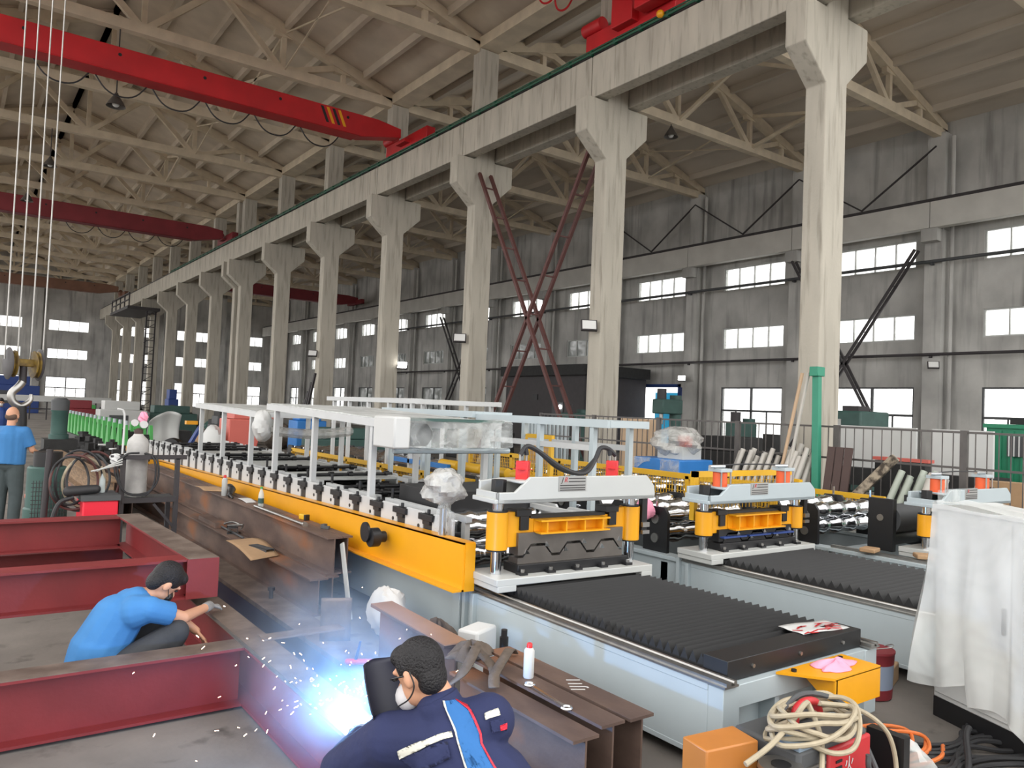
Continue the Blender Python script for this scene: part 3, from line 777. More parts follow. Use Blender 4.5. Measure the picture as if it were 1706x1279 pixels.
# ---------------------------------------------------------------- canopies over the lines
def canopy(X0, X1, ys, z, zb, label, roofmat=None, zf=None):
    WHITEP = MATS['white_grey_plate'] if X1 < 5 or X1 > 7 else MATS['light_grey_paint']
    zf = zf or z; ya, yb = ys[0]-.25, ys[-1]+.3
    zt = lambda y: z+(zf-z)*(y-ya)/(yb-ya)
    t = thing('guard_canopy', label, 'machine guard', (X0, ys[0], zb), 'grey steel canopies over the forming lines')
    w = .06
    for x in (X0, X1):
        for y in ys: MB().box(x-w/2, x+w/2, y-w/2, y+w/2, zb, zt(y)-.05).build('leg', WHITEP, t)
        MB().bar((x, ya, z-.04), (x, yb, zf-.04), .08, .08, (0, 0, 1)).build('side_rail', WHITEP, t)
    for y in (ys[0]-.22, ys[-1]+.27): MB().box(X0, X1, y-.035, y+.035, zt(y)-.075, zt(y)-.005).build('cross_rail', WHITEP, t)
    if roofmat: MB().prism([(ya+.03, z), (yb-.03, zf), (yb-.03, zf+.008), (ya+.03, z+.008)], (X0, 0, 0), (0, 1, 0), (0, 0, 1), (X1-X0, 0, 0)).build('roof_sheet', roofmat, t)
    return t
canopy(3.48, 4.84, (7.10, 8.64, 9.95), 1.81, .98, 'white steel canopy on legs holding a film wrapped roll at its end', FILMW, 1.91)
canopy(3.48, 4.84, (10.95, 12.32, 13.62), 1.79, .98, 'white steel canopy behind the one with the film wrapped roll', FILMW, 1.86)
# film wrapped roll slung at the canopy end
t = thing('wrapped_roll', 'dark foam roll packed in clear film under the canopy end', 'wrapped roll', (4.1, 6.75, 1.68))
MB().box(3.42, 3.6, 6.55, 7.0, 1.54, 1.85).build('white_end_box', WHITE, t, bevel=.02)
b = MB().lathe([(.02, 0), (.11, .01), (.12, .1), (.115, .3), (.05, .36), (.01, .37)], (3.6, 6.8, 1.67), 18, (1, 0, 0)); b.build('foam_roll', DGREY, t)
b = MB().box(3.6, 4.75, 6.62, 6.97, 1.81, 1.835); b.build('green_strip', TEAL, t)
def fw(u, v):
    a = 2*math.pi*v; k = 1+.05*math.sin(3*a+9*u)+.04*math.sin(17*u)
    sag = .02*math.sin(math.pi*u)
    return Vector((3.55+1.3*u, 6.8+.21*k*max(-1, min(1, 1.3*math.cos(a))), 1.69-sag+.155*k*max(-1, min(1, 1.3*math.sin(a)))))
MB().grid(fw, 30, 24).build('film_wrap', FILMC, t)
MB().cyl((3.55, 6.8, 1.51), (4.95, 6.8, 1.51), .03, n=8).build('support_tube', GREY, t)
t = thing('wrapped_bundle', 'white wrapped bundle hanging from the end of the rear canopy', 'bundle', (3.5, 10.6, 1.62))
b = crumple((3.5, 10.55, 1.60), .19, 12, amp=.14, sq=(.7, 1, 1.15)); b.build('bundle', WHITE, t)
b = MB().grid(lambda u, v: Vector((3.55+1.2*u, 10.5+.16*math.cos(6.28*v), 1.55+.07*math.sin(6.28*v)-.05*math.sin(3.14*u))), 16, 14); b.build('grey_sleeve', FILMT, t)
canopy(5.5, 6.03, (6.05, 6.95, 7.95), 1.89, .0, 'grey steel canopy frame behind the orange cylinder press', None)
canopy(5.45, 6.0, (8.5, 9.4, 10.5), 1.92, .0, 'grey canopy frame in the middle of the second forming line', None)
canopy(6.05, 7.6, (11.0, 11.8, 12.6, 13.4, 14.1), 2.08, .9, 'tall white canopy frame far along the second forming line', None)
for x in (5.5, 6.03): tag(MB().box(x-.025, x+.025, 6.05, 7.95, 1.56, 1.62).build('rail', WHITEP, None, origin=(x, 7, 1.56)), 'grey horizontal tube tied under the canopy frame' + (' on the aisle side' if x < 5.8 else ' on the wall side'), 'tube')
# ---------------------------------------------------------------- second and third forming lines
def forming(X, Wd, ya, n, pitch, label, strip):
    t = thing('forming_line', label, 'roll forming machine', (X, ya, 0))
    yb = ya+n*pitch
    b = MB()
    for x in (X, X+Wd-.09): b.box(x, x+.09, ya-.15, yb, .06, .5); b.box(x-.03, x+.15, ya-.15, yb, .48, .52)
    for k in range(5): y = ya+(yb-ya-.2)*k/4; b.box(X, X+Wd, y, y+.1, .1, .45)
    b.build('base_frame', GREY, t, bevel=.004)
    for i in range(n):
        y = ya+.25+pitch*i
        for x in (X+.06, X+Wd-.1):
            b = MB().prism([(-.17, 0), (.17, 0), (.17, .4), (.12, .47), (-.12, .47), (-.17, .4)], (x, y, .52), (0, 1, 0), (0, 0, 1), (.04, 0, 0))
            o = b.build('stand', BLK, t)
            if i < 6:
                for z in (.66, .86): MB().cyl((x-.012, y, z), (x+.05, y, z), .05, n=14).build('bearing', STL, o)
                MB().cyl((x+.02, y, .98), (x+.02, y, 1.1), .015, n=8).build('screw', CHR, o)
        b = MB()
        for z in (.70, .885):
            wavy_roll(b, (X+.16, y, z), Wd-.3, .105, 4)
        b.build('forming_roll', CHR, t)
        if i < 8: MB().box(X+.2, X+Wd-.2, y+.1, y+.22, .76, .775).build('guide_strip', strip, t)
    return t
forming(6.1, 1.6, 5.5, 22, .52, 'roll forming line with black stands and chrome rolls behind the second press', DBLUE)
forming(8.3, 1.6, 5.15, 12, .52, 'roll forming line with chrome rolls beyond the second press', DBLUE)
def guard(X, ya, yb, z0, z1, label, post=1.5, across=None):
    t = thing('yellow_guard', label, 'safety guard', (X, ya, z0), 'yellow mesh guards along the forming lines')
    b = MB().box(X-.03, X+.03, ya, yb, z1-.07, z1); b.build('top_rail', YELG, t)
    MB().box(X-.02, X+.02, ya, yb, z0, z0+.05).build('bottom_rail', YELG, t)
    k = int((yb-ya)/post)+1
    for i in range(k+1): y = ya+(yb-ya-.06)*i/k; MB().box(X-.03, X+.03, y, y+.06, 0.01 if 7 < X < 9 else z0-.2, z1-.03).build('post', YELG, t)
    b = MB(); y = ya
    while y < yb: b.box(X-.004, X+.004, y-.004, y+.004, z0, z1-.05); y += .05
    z = z0
    while z < z1: b.box(X-.004, X+.004, ya, yb, z-.004, z+.004); z += .06
    b.build('mesh', YELG, t)
    return t
guard(5.97, 9.0, 16.0, .66, .97, 'long yellow mesh guard along the aisle side of the second forming line')
guard(7.85, 5.45, 12, .75, 1.22, 'yellow mesh guard between the second and third forming lines')
guard(10.0, 5.3, 10.5, .6, 1.02, 'yellow mesh guard along the wall side of the third forming line')
# raised mesh gate
t = thing('guard_gate', 'raised yellow mesh gate leaning above the red cylinder press', 'safety guard', (6.0, 7.6, 1.15))
for y in (7.36, 7.84): MB().bar((6.0, y, 1.1), (6.03, y+.03, 1.66), .05, .05).build('upright', YELG, t)
for z in (1.13, 1.64): MB().bar((6.0+.05*(z-1.1), 7.36, z), (6.0+.05*(z-1.1), 7.86, z), .05, .05).build('crossbar', YELG, t)
b = MB()
for i in range(9): y = 7.4+.05*i; b.bar((6, y, 1.12), (6.03, y+.02, 1.64), .006, .006)
for i in range(9): z = 1.18+.055*i; b.bar((6.01, 7.36, z), (6.01, 7.86, z), .006, .006)
b.build('mesh', YELG, t)
MB().box(6.02, 6.03, 7.42, 7.8, 1.3, 1.55).build('back_plate', TANP, t)
# frame guard right beside the second press
t = thing('upright_guard', 'yellow upright guard frame standing beside the orange cylinder press', 'safety guard', (7.9, 5.2, .65))
b = MB().bar((7.86, 5.25, .72), (7.9, 5.2, 1.3), .07, .07); b.build('upright', YELG, t)
MB().box(6.24, 7.92, 5.30, 5.35, 1.34, 1.40).build('front_bar', YELG, t)
MB().box(6.24, 6.30, 5.30, 5.36, .9, 1.40).build('upright', YELG, t)
b = MB()
for i in range(24): b.box(6.28+i*.06, 6.284+i*.06, 5.32, 5.328, 1.0, 1.36)
for i in range(6): b.box(6.28, 7.7, 5.32, 5.328, 1.05+i*.06, 1.054+i*.06)
b.build('mesh', YELG, t)
# yellow covers on second line
for k in range(5):
    one(MB().cyl((6.15, 7.2+.62*k, 1.1), (6.15, 7.7+.62*k, 1.1), .07, n=12), 'roller_cover', YELG, f'yellow tubular roller cover, {ORD[k]} back from the second press', 'cover', (6.15, 7.2+.62*k, 1.1), 'yellow roller covers', bevel=.004)
one(MB().box(6.02, 6.08, 9.8, 11.7, 1.04, 1.11), 'blue_strip', BLUE, 'long blue strip lying along the second forming line', 'strip', (6.05, 10.7, 1.04))
# grey feed roller box between third line and its press
t = thing('feed_roller', 'grey feed roller between black cheek plates beside the wrapped cabinet', 'roller', (9, 4.75, .5))
MB().cyl((8.95, 4.72, .86), (9.7, 4.72, .86), .17, n=24).build('roller', DGREY, t)
MB().cyl((8.95, 4.72, .64), (9.7, 4.72, .64), .09, n=24).build('lower_roller', BLK, t)
for x in (8.87, 9.7):
    c = MB().box(x, x+.08, 4.6, 4.9, .5, 1.1).build('cheek_plate', BLK, t, bevel=.004)
    MB().cyl((x-.01, 4.75, .88), (x, 4.75, .88), .04, n=12).build('bearing', STL, c)
# carton scraps on the third bed
for x, y, z, r, lb in ((8.2, 4.5, .57, .2, 'torn cardboard piece on the rail beside the second bellows'), (8.35, 4.0, .575, .7, 'brown crumpled cardboard on the open bed frame')):
    one(MB().cbox((x, y, z+.025), .2, .16, .045, r), 'cardboard_piece', CARD, lb, 'cardboard', (x, y, z), bevel=.01)
# pink pouch hung beside the first press
one(crumple((6.09, 5.84, .96), .12, 21, amp=.12, sq=(.5, 1, 1)), 'pouch', PINK, 'pink and clear pouch hanging at the roller stand beside the red cylinder press', 'pouch', (6.09, 5.84, .96))
# ================================================================ red frames in front
def hbp(parent, name, p, q, h, b, m, tw=.012, tf=.016, bevel=0):
    return MB().hbeam(p, q, h, b, tw, tf).build(name, m, parent, flat=True, bevel=bevel)
t = thing('welded_frame', 'lower dark red I-beam frame with bare steel top edges, being welded', 'steel frame', (1.0, 5.0, 0), 'red welded frames')
hbp(t, 'beam', (-1.6, 5.04, .02), (1.60, 5.04, .02), .365, .2, RED)
hbp(t, 'beam', (1.70, 2.72, .02), (1.70, 9.0, .02), .365, .21, RED)
hbp(t, 'beam', (-1.6, 8.8, .02), (1.54, 8.8, .02), .365, .2, RED)
MB().box(-1.6, 1.594, 4.94, 5.14, .3845, .388).build('bare_top_edge', MILL, t, flat=True)
MB().box(1.595, 1.805, 2.72, 9.0, .3845, .388).build('bare_top_edge', MILL, t, flat=True)
MB().box(1.592, 1.615, 3.1, 5.9, .3885, .394).build('weld_seam', STL, t)
t = thing('welded_frame', 'upper dark red I-beam frame stacked on the lower frame', 'steel frame', (1.0, 7.0, .40), 'red welded frames')
hbp(t, 'beam', (-1.8, 6.16, .45), (1.60, 6.16, .45), .295, .2, RED)
hbp(t, 'beam', (1.62, 6.06, .45), (1.53, 8.6, .45), .295, .22, RED)
hbp(t, 'beam', (-1.8, 8.5, .45), (1.45, 8.5, .45), .295, .2, RED)
MB().box(1.50, 1.73, 6.052, 6.062, .45, .745).build('end_plate', RED, t)
MB().prism([(1.51, 6.06), (1.73, 6.06), (1.64, 8.6), (1.42, 8.6)], (0, 0, .745), (1, 0, 0), (0, 1, 0), (0, 0, .003)).build('bare_top_edge', MILL, t)
for x, y in ((1.6, 6.4), (1.6, 8.5), (-1.2, 6.2), (-1.2, 8.5)):
    tag(MB().cbox((x, y, .42), .14, .14, .06).build('wood_block', WOOD, None, origin=(x, y, .4)), 'wood packing block between the stacked red frames', 'block', 'packing blocks between the red frames')
for x, y in ((-1.2, 8.5), (-1.2, 6.2)): MB()
for x, y in ((-1.2, 6.2), (-1.2, 8.5)):
    tag(MB().cbox((x, y, .195), .2, .2, .388).build('steel_stool', MILL, None, origin=(x, y, 0)), 'steel support block under the upper red frame', 'block', 'support blocks under the red frame')
# flat plates on the floor beside the frame
one(MB().box(2.44, 2.73, 4.3, 10.5, .0, .045), 'steel_plate', MILL, 'long flat mill steel plate lying between the red frame and the brown beams', 'steel plate', (2.25, 6, 0), flat=True)
one(MB().box(1.74, 2.3, 5.0, 5.12, .3885, .4), 'tie_plate', MILL, 'short flat bar bridging the red frame and the floor plate', 'steel bar', (1.9, 5, .389))
for i, (x, y) in enumerate(((2.62, 7.4), (2.5, 9.0))):
    b = MB().cyl((x, y, .045), (x, y, .13), .02, n=10); b.cyl((x, y, .12), (x, y, .15), .035, n=6)
    one(b, 'bolt', DKST, ('hex bolt standing on the flat plate near the brown beam ends', 'hex bolt standing on the flat plate beside the upper red frame corner')[i], 'bolt', (x, y, .045))
one(MB().box(1.86, 2.43, 3.0, 10.5, 0, .012), 'gap_shade_sheet', SHLD, 'dark sheet painting the shadow between the red frame and the mill steel plate', 'painted shade', (2.05, 6, 0), flat=True)  # near-black sheet added to paint the shadow in the gap
t = thing('hand_torch', 'red handled gas torch lying on the mill steel plate behind the welder', 'torch', (2.55, 5.2, .045))
MB().capsule((2.45, 5.25, .075), (2.62, 5.15, .075), .022, .022).build('red_handle', HYD, t); MB().capsule((2.62, 5.15, .075), (2.78, 5.02, .10), .014, .01).build('nozzle', BLK, t); MB().capsule((2.5, 5.22, .09), (2.52, 5.2, .22), .012, .008).build('lever', DBLUE, t)
# ---------------------------------------------------------------- brown H-beams, long stack
def hb(p, q, h, b, m, label, group, tf=.016):
    o = MB().hbeam(p, q, h, b, .012, tf).build('steel_beam', m, None, origin=p, flat=True)
    return tag(o, label, 'steel beam', group, 'thing')
hb((2.83, 6.75, 0), (2.80, 15.5, 0), .34, .18, RUST, 'rusty H-beam at the bottom of the long stack, on the aisle side', 'long brown beam stack')
hb((2.985, 6.8, 0), (2.985, 15.5, 0), .34, .12, RUST, 'rusty H-beam at the bottom of the long stack, beside the yellow skirt', 'long brown beam stack')
hb((3.01, 6.85, .341), (2.98, 15.5, .341), .35, .155, RUST, 'rusty H-beam on top of the long stack carrying the spray can and bottle', 'long brown beam stack')
hb((3.145, 6.86, .341), (3.14, 15.5, .341), .35, .10, RUST, 'narrow rusty H-beam on top of the stack against the yellow skirt', 'long brown beam stack')
hb((2.0, 12.4, 0), (1.94, 19.4, 0), .33, .2, RUST, 'brown beam below the far wood-topped beam behind the hose rack', 'far brown beams')
hb((2.0, 12.4, .331), (1.94, 19.4, .331), .36, .24, WOOD, 'far wood-topped beam leading back behind the hose rack', 'far brown beams')
hb((2.35, 12.9, .331), (2.3, 19.4, .331), .35, .2, RUST, 'brown beam alongside the far wood-topped beam', 'far brown beams')
hb((2.35, 12.9, 0), (2.3, 19.4, 0), .33, .2, RUST, 'brown beam under the one alongside the wood-topped beam', 'far brown beams')
# short rusty beams at the welder's right hand
hb((2.985, 2.83, 0), (2.985, 4.12, 0), .40, .17, RUST, 'short rusty H-beam with chalk marks beside the grey bed', 'short rusty beams')
hb((2.79, 2.84, 0), (2.79, 4.0, 0), .40, .16, RUST, 'short rusty H-beam carrying the white spray can', 'short rusty beams')
hb((2.61, 2.84, 0), (2.61, 3.98, 0), .365, .17, RUST, 'short rusty H-beam nearest the kneeling welder, lower than its neighbours', 'short rusty beams')
hb((2.75, 4.27, 0), (2.79, 5.42, 0), .42, .18, RUST, 'short H-beam with an orange-brown top behind the welder', 'short rusty beams')
MB()
one(MB().prism([(0, 0), (.18, .0), (.18, .008), (0, .008)], (2.66, 4.26, .421), (1, 0, 0), (0, 0, 1), (.04, 1.16, 0)), 'flat_bar', BROWNP, 'brown flat bar lying on the short beam behind the welder', 'flat bar', (2.75, 4.8, .421))
chalk = text_part('chalk_mark', '1J11', .12, (2.985, 3.35, .4012), Matrix.Rotation(math.radians(60), 3, 'Z'), CHALK)
tag(chalk, 'chalk figures written on the short rusty beam beside the bed', 'chalk marks')
# spray can, wrench, strap, foam box
def spray_can(x, y, z, r, h, body, cap, label):
    t = thing('spray_can', label, 'spray can', (x, y, z))
    MB().lathe([(r*.9, 0), (r, .006), (r, h*.78), (r*.75, h*.85), (r*.5, h*.87)], (x, y, z), 20).build('can_body', body, t)
    MB().lathe([(r*.55, h*.86), (r*.55, h*.97), (r*.4, h)], (x, y, z), 14).build('cap', cap, t)
    return t
spray_can(2.815, 3.58, .401, .031, .2, WHITE, HYD, 'white spray can with a red nozzle standing on the short rusty beam')
b = MB()
pts = [Vector((2.74, 3.47, .408)), Vector((2.70, 3.10, .408))]
d = (pts[1]-pts[0]).normalized(); s = Vector((d.y, -d.x, 0))
b.bar(pts[0]+d*.03, pts[1]-d*.03, .018, .01, (0, 0, 1))
for c in pts:
    n = 14; ring = []
    for i in range(n):
        a = 2*math.pi*i/n
        if abs(a-math.pi) < .0: continue
        ring.append(c+d*math.cos(a)*.024+s*math.sin(a)*.024)
    b.tube(ring, .009, 6, 1, closed=True, smooth=False)
one(b, 'wrench', CHR, 'chrome ring wrench lying on the short rusty beam', 'wrench', (2.72, 3.3, .402))
def ribbon(pts, w, m, label, cat, name, up=(0, 0, 1)):
    P = smooth_path(pts, 8); b = MB(); V = []; F = []
    for i, p in enumerate(P):
        dd = (P[min(i+1, len(P)-1)]-P[max(i-1, 0)]).normalized(); sd = dd.cross(Vector(up)).normalized()
        V += [p-sd*w/2, p+sd*w/2]
    F = [(2*i, 2*i+1, 2*i+3, 2*i+2) for i in range(len(P)-1)]
    b.add(V, F); return one(b, name, m, label, cat, pts[0], solid=.008)
ribbon([(2.35, 3.75, .37), (2.45, 3.72, .45), (2.62, 3.85, .52), (2.72, 4.0, .47), (2.68, 3.75, .43), (2.55, 3.55, .40), (2.62, 3.65, .425), (2.78, 3.78, .46), (2.9, 3.88, .47), (2.98, 3.95, .415)], .06, PURP, 'worn grey-brown lifting strap draped over the short rusty beams', 'strap', 'lifting_strap')
one(fold_cloth(2.72, 4.06, .405, .16, .1, .1, 8), 'dust_cloth', PURP, 'crumpled grey cloth heap behind the white spray can', 'cloth', (2.72, 4.06, .4), solid=.006)
b = MB().prism([(-.14, -.09), (.14, -.09), (.14, .09), (-.14, .09)], (3.22, 4.72, .0), (.9, .4, 0), (-.4, .9, 0), (0, 0, .36)); one(b, 'foam_box', FOAM, 'white foam box wedged between the short beam and the grey bed', 'foam box', (3.22, 4.72, 0), bevel=.02)
one(crumple((3.1, 5.9, .2), .22, 33, amp=.2, sq=(.6, 1.3, .95)), 'sack', FOAM, 'white woven sack with red print lying beside the grey bed', 'sack', (3.1, 5.9, 0))
one(fold_cloth(3.2, 5.25, .0, .16, .3, .3, 19), 'rag_heap', PURP, 'dark rag heap on the floor against the grey bed', 'rags', (3.2, 5.25, 0), solid=.006)
b = MB().grid(lambda u, v: Vector((2.5+.22*u, 5.9-.1*u, .02+.36*v+.05*math.sin(3*v))), 6, 8); one(b, 'curved_plate', MILL, 'curved steel offcut standing at the brown beam ends', 'steel offcut', (2.6, 5.85, 0), solid=.01)
MB()
one(MB().bar((3.04, 6.5, 0), (3.06, 6.8, .64), .07, .015, (1, 0, 0)), 'flat_strip', GREY2, 'short pale flat strip leaning on the brown beam ends', 'steel strip', (3.06, 6.74, .3))
# small black-capped pot
one(MB().cyl((3.12, 4.25, .0), (3.12, 4.25, .42), .03, n=12).cyl((3.12, 4.25, .42), (3.12, 4.25, .47), .022, n=10), 'grease_bottle', BLK, 'slim black capped bottle behind the crumpled grey cloth', 'bottle', (3.12, 4.25, 0))
# ---------------------------------------------------------------- things lying on the long stack
ZT = .691
spray_can(2.96, 10.3, ZT, .035, .27, GREY2, HYD, 'grey spray can with a red cap on the long brown beams')
t = thing('water_bottle', 'clear water bottle with a green cap on the brown beams', 'bottle', (3.06, 9.15, ZT))
MB().lathe([(.03, 0), (.034, .01), (.033, .13), (.03, .15), (.013, .2), (.013, .215)], (3.06, 9.15, ZT), 16).build('bottle_body', GLASSB, t)
MB().cyl((3.06, 9.15, ZT+.212), (3.06, 9.15, ZT+.235), .016, n=12).build('cap', GRN, t)
MB().cyl((3.06, 9.15, ZT+.04), (3.06, 9.15, ZT+.1), .0345, n=16, caps=False).build('label', TEAL, t)
def board(pts, z0, m, label, name, cat, th=.005, curl=.03):
    a, b_, c, d_ = [Vector((x, y, 0)) for x, y in pts]
    def fn(u, v):
        p = a.lerp(b_, u).lerp(d_.lerp(c, u), v); p.z = z0+curl*math.sin(3.1*u)*(.4+.6*v)+.006; return p
    return one(MB().grid(fn, 10, 8), name, m, label, cat, (a.x, a.y, z0), solid=th)
board([(2.86, 10.9), (2.9, 11.5), (3.12, 11.3), (3.1, 10.7)], ZT, CARD, 'tan cardboard flap lying beside the red capped spray can', 'cardboard_sheet', 'cardboard')
board([(2.52, 7.75), (2.62, 8.95), (2.92, 9.0), (2.86, 7.9)], .345, CARD, 'large curled cardboard sheet lying on the lower brown beam', 'cardboard_sheet', 'cardboard', curl=.06)
board([(3.0, 9.5), (3.03, 9.95), (3.15, 9.95), (3.12, 9.5)], ZT, FOAM, 'white folded papers lying behind the water bottle', 'paper', 'paper', curl=.015)
b = MB().capsule((2.98, 10.1, ZT+.03), (3.1, 10.45, ZT+.06), .035, .045); b.capsule((3.1, 10.45, ZT+.06), (3.14, 10.7, ZT+.06), .05, .055); b.capsule((2.98, 10.1, ZT+.03), (2.95, 9.9, ZT+.02), .02, .012)
one(b, 'grinder', BLK, 'black angle grinder lying beside the red capped spray can', 'grinder', (3.05, 10.3, ZT))
t = thing('tape_measure', 'yellow and black tape measure on the brown beam top', 'tape measure', (3.14, 8.0, ZT))
MB().cbox((3.14, 8.0, ZT+.03), .05, .1, .06, .3).build('case', YELG, t, bevel=.01); MB().cbox((3.15, 7.93, ZT+.03), .055, .03, .062, .3).build('grip', BLK, t)
one(MB().cbox((3.12, 7.35, ZT+.015), .03, .1, .03, .5).cbox((3.12, 7.38, ZT+.035), .05, .04, .02, .5), 'clamp_tool', DGREY, 'small dark clamp lying near the brown beam ends', 'clamp', (3.12, 7.35, ZT), bevel=.003)
b = MB().cyl((2.975, 9.1, ZT+.018), (2.985, 7.55, ZT+.018), .016, n=8); b.cyl((2.985, 7.58, ZT+.018), (2.985, 7.54, ZT+.018), .03, n=10)
one(b, 'steel_rod', STL, 'long thin steel rod lying along the upper brown beam', 'rod', (2.98, 8.3, ZT))
def sqtube(x, y, z, L, w, rz, label):
    b = MB(); n = 4
    ca, sa = math.cos(rz), math.sin(rz); e1 = Vector((ca, sa, 0)); ax = Vector((-sa, ca, 0))
    for (u0, u1, v0, v1) in ((-w/2, w/2, 0, .005), (-w/2, w/2, w*.6-.005, w*.6), (-w/2, -w/2+.005, 0, w*.6), (w/2-.005, w/2, 0, w*.6)):
        b.prism([(u0, v0), (u1, v0), (u1, v1), (u0, v1)], (x, y, z), e1, (0, 0, 1), ax*L)
    return one(b, 'square_tube', DGREY, label, 'steel tube', (x, y, z), flat=True)
sqtube(2.80, 8.0, .342, .35, .1, .2, 'short hollow square tube beside the large cardboard sheet')
sqtube(2.82, 9.4, .342, .12, .12, -.3, 'short square tube end under the C-clamp on the lower beam')
b = MB().tube([(2.78, 9.6, .44), (2.84, 9.45, .48), (2.9, 9.3, .45), (2.86, 9.2, .43)], .012, 8); b.cyl((2.8, 9.5, .43), (2.9, 9.25, .47), .014, n=8)
one(b, 'c_clamp', STL, 'chrome C-clamp lying on the square tube end', 'clamp', (2.84, 9.4, .42))
one(MB().cyl((2.84, 10.6, .36), (2.83, 9.0, .36), .012, n=8), 'thin_rod', DGREY, 'thin dark rod lying along the lower brown beam', 'rod', (2.84, 9.8, .345))
one(MB().box(2.76, 2.9, 9.9, 10.7, .342, .40), 'channel_offcut', RUST, 'brown channel offcut lying on the lower beam behind the square tube', 'steel channel', (2.83, 10.3, .342), flat=True)
# ---------------------------------------------------------------- rack with gas cylinder, hoses and welders behind the red frames
t = thing('steel_rack', 'dark steel tube rack holding the white gas cylinder', 'rack', (2.0, 10.0, 0))
w = .05
MB().box(1.56, 2.40, 9.97, 10.03, 1.19, 1.24).build('top_rail', DKST, t)
for x in (1.70, 2.30): MB().box(x-w/2, x+w/2, 9.97, 10.03, .0, 1.2).build('post', DKST, t)
MB().box(1.70, 2.30, 9.96, 10.0, .68, .74).build('shelf_rail', DKST, t); MB().box(1.70, 2.30, 10.0, 10.4, .70, .73).build('shelf', DGREY, t)
for x in (1.70, 2.30): MB().box(x-w/2, x+w/2, 10.37, 10.42, 0, .73).build('post', DKST, t)
MB().bar((2.05, 9.99, .66), (2.28, 9.99, .38), .03, .03).build('brace', DKST, t)
t = thing('gas_cylinder', 'scuffed white gas cylinder standing in the steel rack', 'gas cylinder', (1.88, 10.18, .735))
MB().lathe([(.11, 0), (.122, .02), (.122, .62), (.11, .68), (.06, .73), (.05, .75)], (1.88, 10.18, .735), 26).build('tank', WHITECYL, t)
MB().lathe([(.045, .745), (.05, .76), (.05, .80), (.02, .83)], (1.88, 10.18, .735), 14).build('valve_neck', BRN, t)
MB().cyl((1.82, 10.18, 1.55), (1.95, 10.16, 1.56), .02, n=8).build('valve', GRN, t)
t = thing('regulator', 'pressure regulator with pink rag on the gas cylinder valve', 'regulator', (1.9, 10.16, 1.57))
MB().cyl((1.92, 10.1, 1.6), (1.92, 10.14, 1.6), .045, n=16).build('gauge', WHITE, t); MB().cyl((1.82, 10.1, 1.62), (1.82, 10.14, 1.62), .04, n=16).build('gauge', WHITE, t)
b = crumple((1.92, 10.16, 1.68), .06, 40, amp=.25, sq=(.8, .8, 1.2)); b.build('rag', PINK, t)
MB().tube([(1.70, 10.1, 1.25), (1.70, 10.1, 1.72), (1.62, 10.1, 1.78)], .012, 6, 3).build('bent_tube', FOAM, t)
for k, (x0, col) in enumerate(((1.95, CABK), (2.0, CABK))):
    one(MB().tube([(1.93+.02*k, 10.1, 1.26), (2.02+.03*k, 9.94, 1.2), (2.04+.03*k, 9.93, .95), (1.95, 9.93, .78+.02*k), (1.72, 9.94, .82), (1.6+.03*k, 9.94, 1.1), (1.72, 9.95, 1.25), (1.86, 9.96, 1.27)], .012, 7, 5), 'gas_hose', col, ('black hose looped over the rack rail and gas cylinder', 'second black hose hanging in the rack, inside the first loop')[k], 'hose', (1.9, 9.95, 1.2))
# coils of hose hanging at the left
post = one(MB().cyl((.92, 10.1, 0), (.96, 10.1, 1.3), .035, n=10), 'hose_post', DKST, 'dark leaning post carrying the coiled welding hoses', 'post', (.92, 10.1, 0))
for k in range(6):
    r = .24+.03*(k % 3); cx, cz = 1.16+.05*k, .95-.02*(k % 2)
    pts = [(cx+r*math.cos(a)*(.8+.1*(k % 2)), 10.0+.02*k+.04*math.sin(3*a+k), cz+r*1.15*math.sin(a)) for a in [i*2*math.pi/10 for i in range(10)]]
    m = (CABK, BRRED, CABK, PINK, CABK, BRRED)[k]
    one(MB().tube(pts, .014, 7, 4, closed=True), 'hose_coil', (CABK, BRRED, CABK, CAB1, DGREY, BRRED)[k], ['outermost black hose loop hanging beside the dark post', 'dull red hose loop next to the dark post', 'black hose loop in the middle of the coils', 'cream hose loop among the dark coils', 'grey hose loop near the rack', 'dull red hose loop nearest the rack'][k], 'hose', (cx, 10, cz), 'hose coils beside the rack')
t = thing('welding_machine', 'bright red welding machine under the rack shelf', 'welding machine', (1.5, 10.0, 0))
MB().box(1.28, 1.64, 9.8, 10.3, .12, .74).build('casing', BRED, t, bevel=.015); MB().box(1.26, 1.66, 9.78, 10.32, .74, .80).build('top_tray', DGREY, t)
for x in (1.32, 1.6): MB().box(x-.03, x+.03, 9.85, 10.25, 0, .12).build('foot', BLK, t)
b = MB()
for k in range(4): b.cyl((1.36+.07*k, 9.795, .2), (1.36+.07*k, 9.8, .2), .02, n=10)
b.build('sockets', BLK, t)
t = thing('motor_drum', 'dark green drum with a motor behind the hose coils', 'drum', (1.05, 11.2, 0))
MB().lathe([(.22, 0), (.24, .02), (.24, .5), (.22, .52), (.22, 1.0), (.2, 1.02)], (1.05, 11.2, 0), 22).build('drum_body', TEAL, t); MB().cyl((1.05, 11.2, 1.02), (1.05, 11.2, 1.2), .16, n=16).build('motor', BLK, t)
one(MB().lathe([(.05, 0), (.055, .01), (.055, .36), (.02, .42), (.02, .45)], (1.05, 9.6, .0), 14), 'gas_bottle', DBLUE, 'small blue bottle on the floor below the hose coils', 'bottle', (1.05, 9.6, 0))
b = MB().tube([(1.2, 9.9, .78), (1.05, 9.9, .7), (1.0, 9.88, .4), (1.15, 9.86, .1), (1.3, 9.85, .05)], .025, 8); b.capsule((1.15, 9.92, .84), (1.42, 9.92, .86), .06, .05)
one(b, 'cable_bundle', CABK, 'thick black cable bundle hanging over the red welding machine', 'cables', (1.2, 9.9, .8))
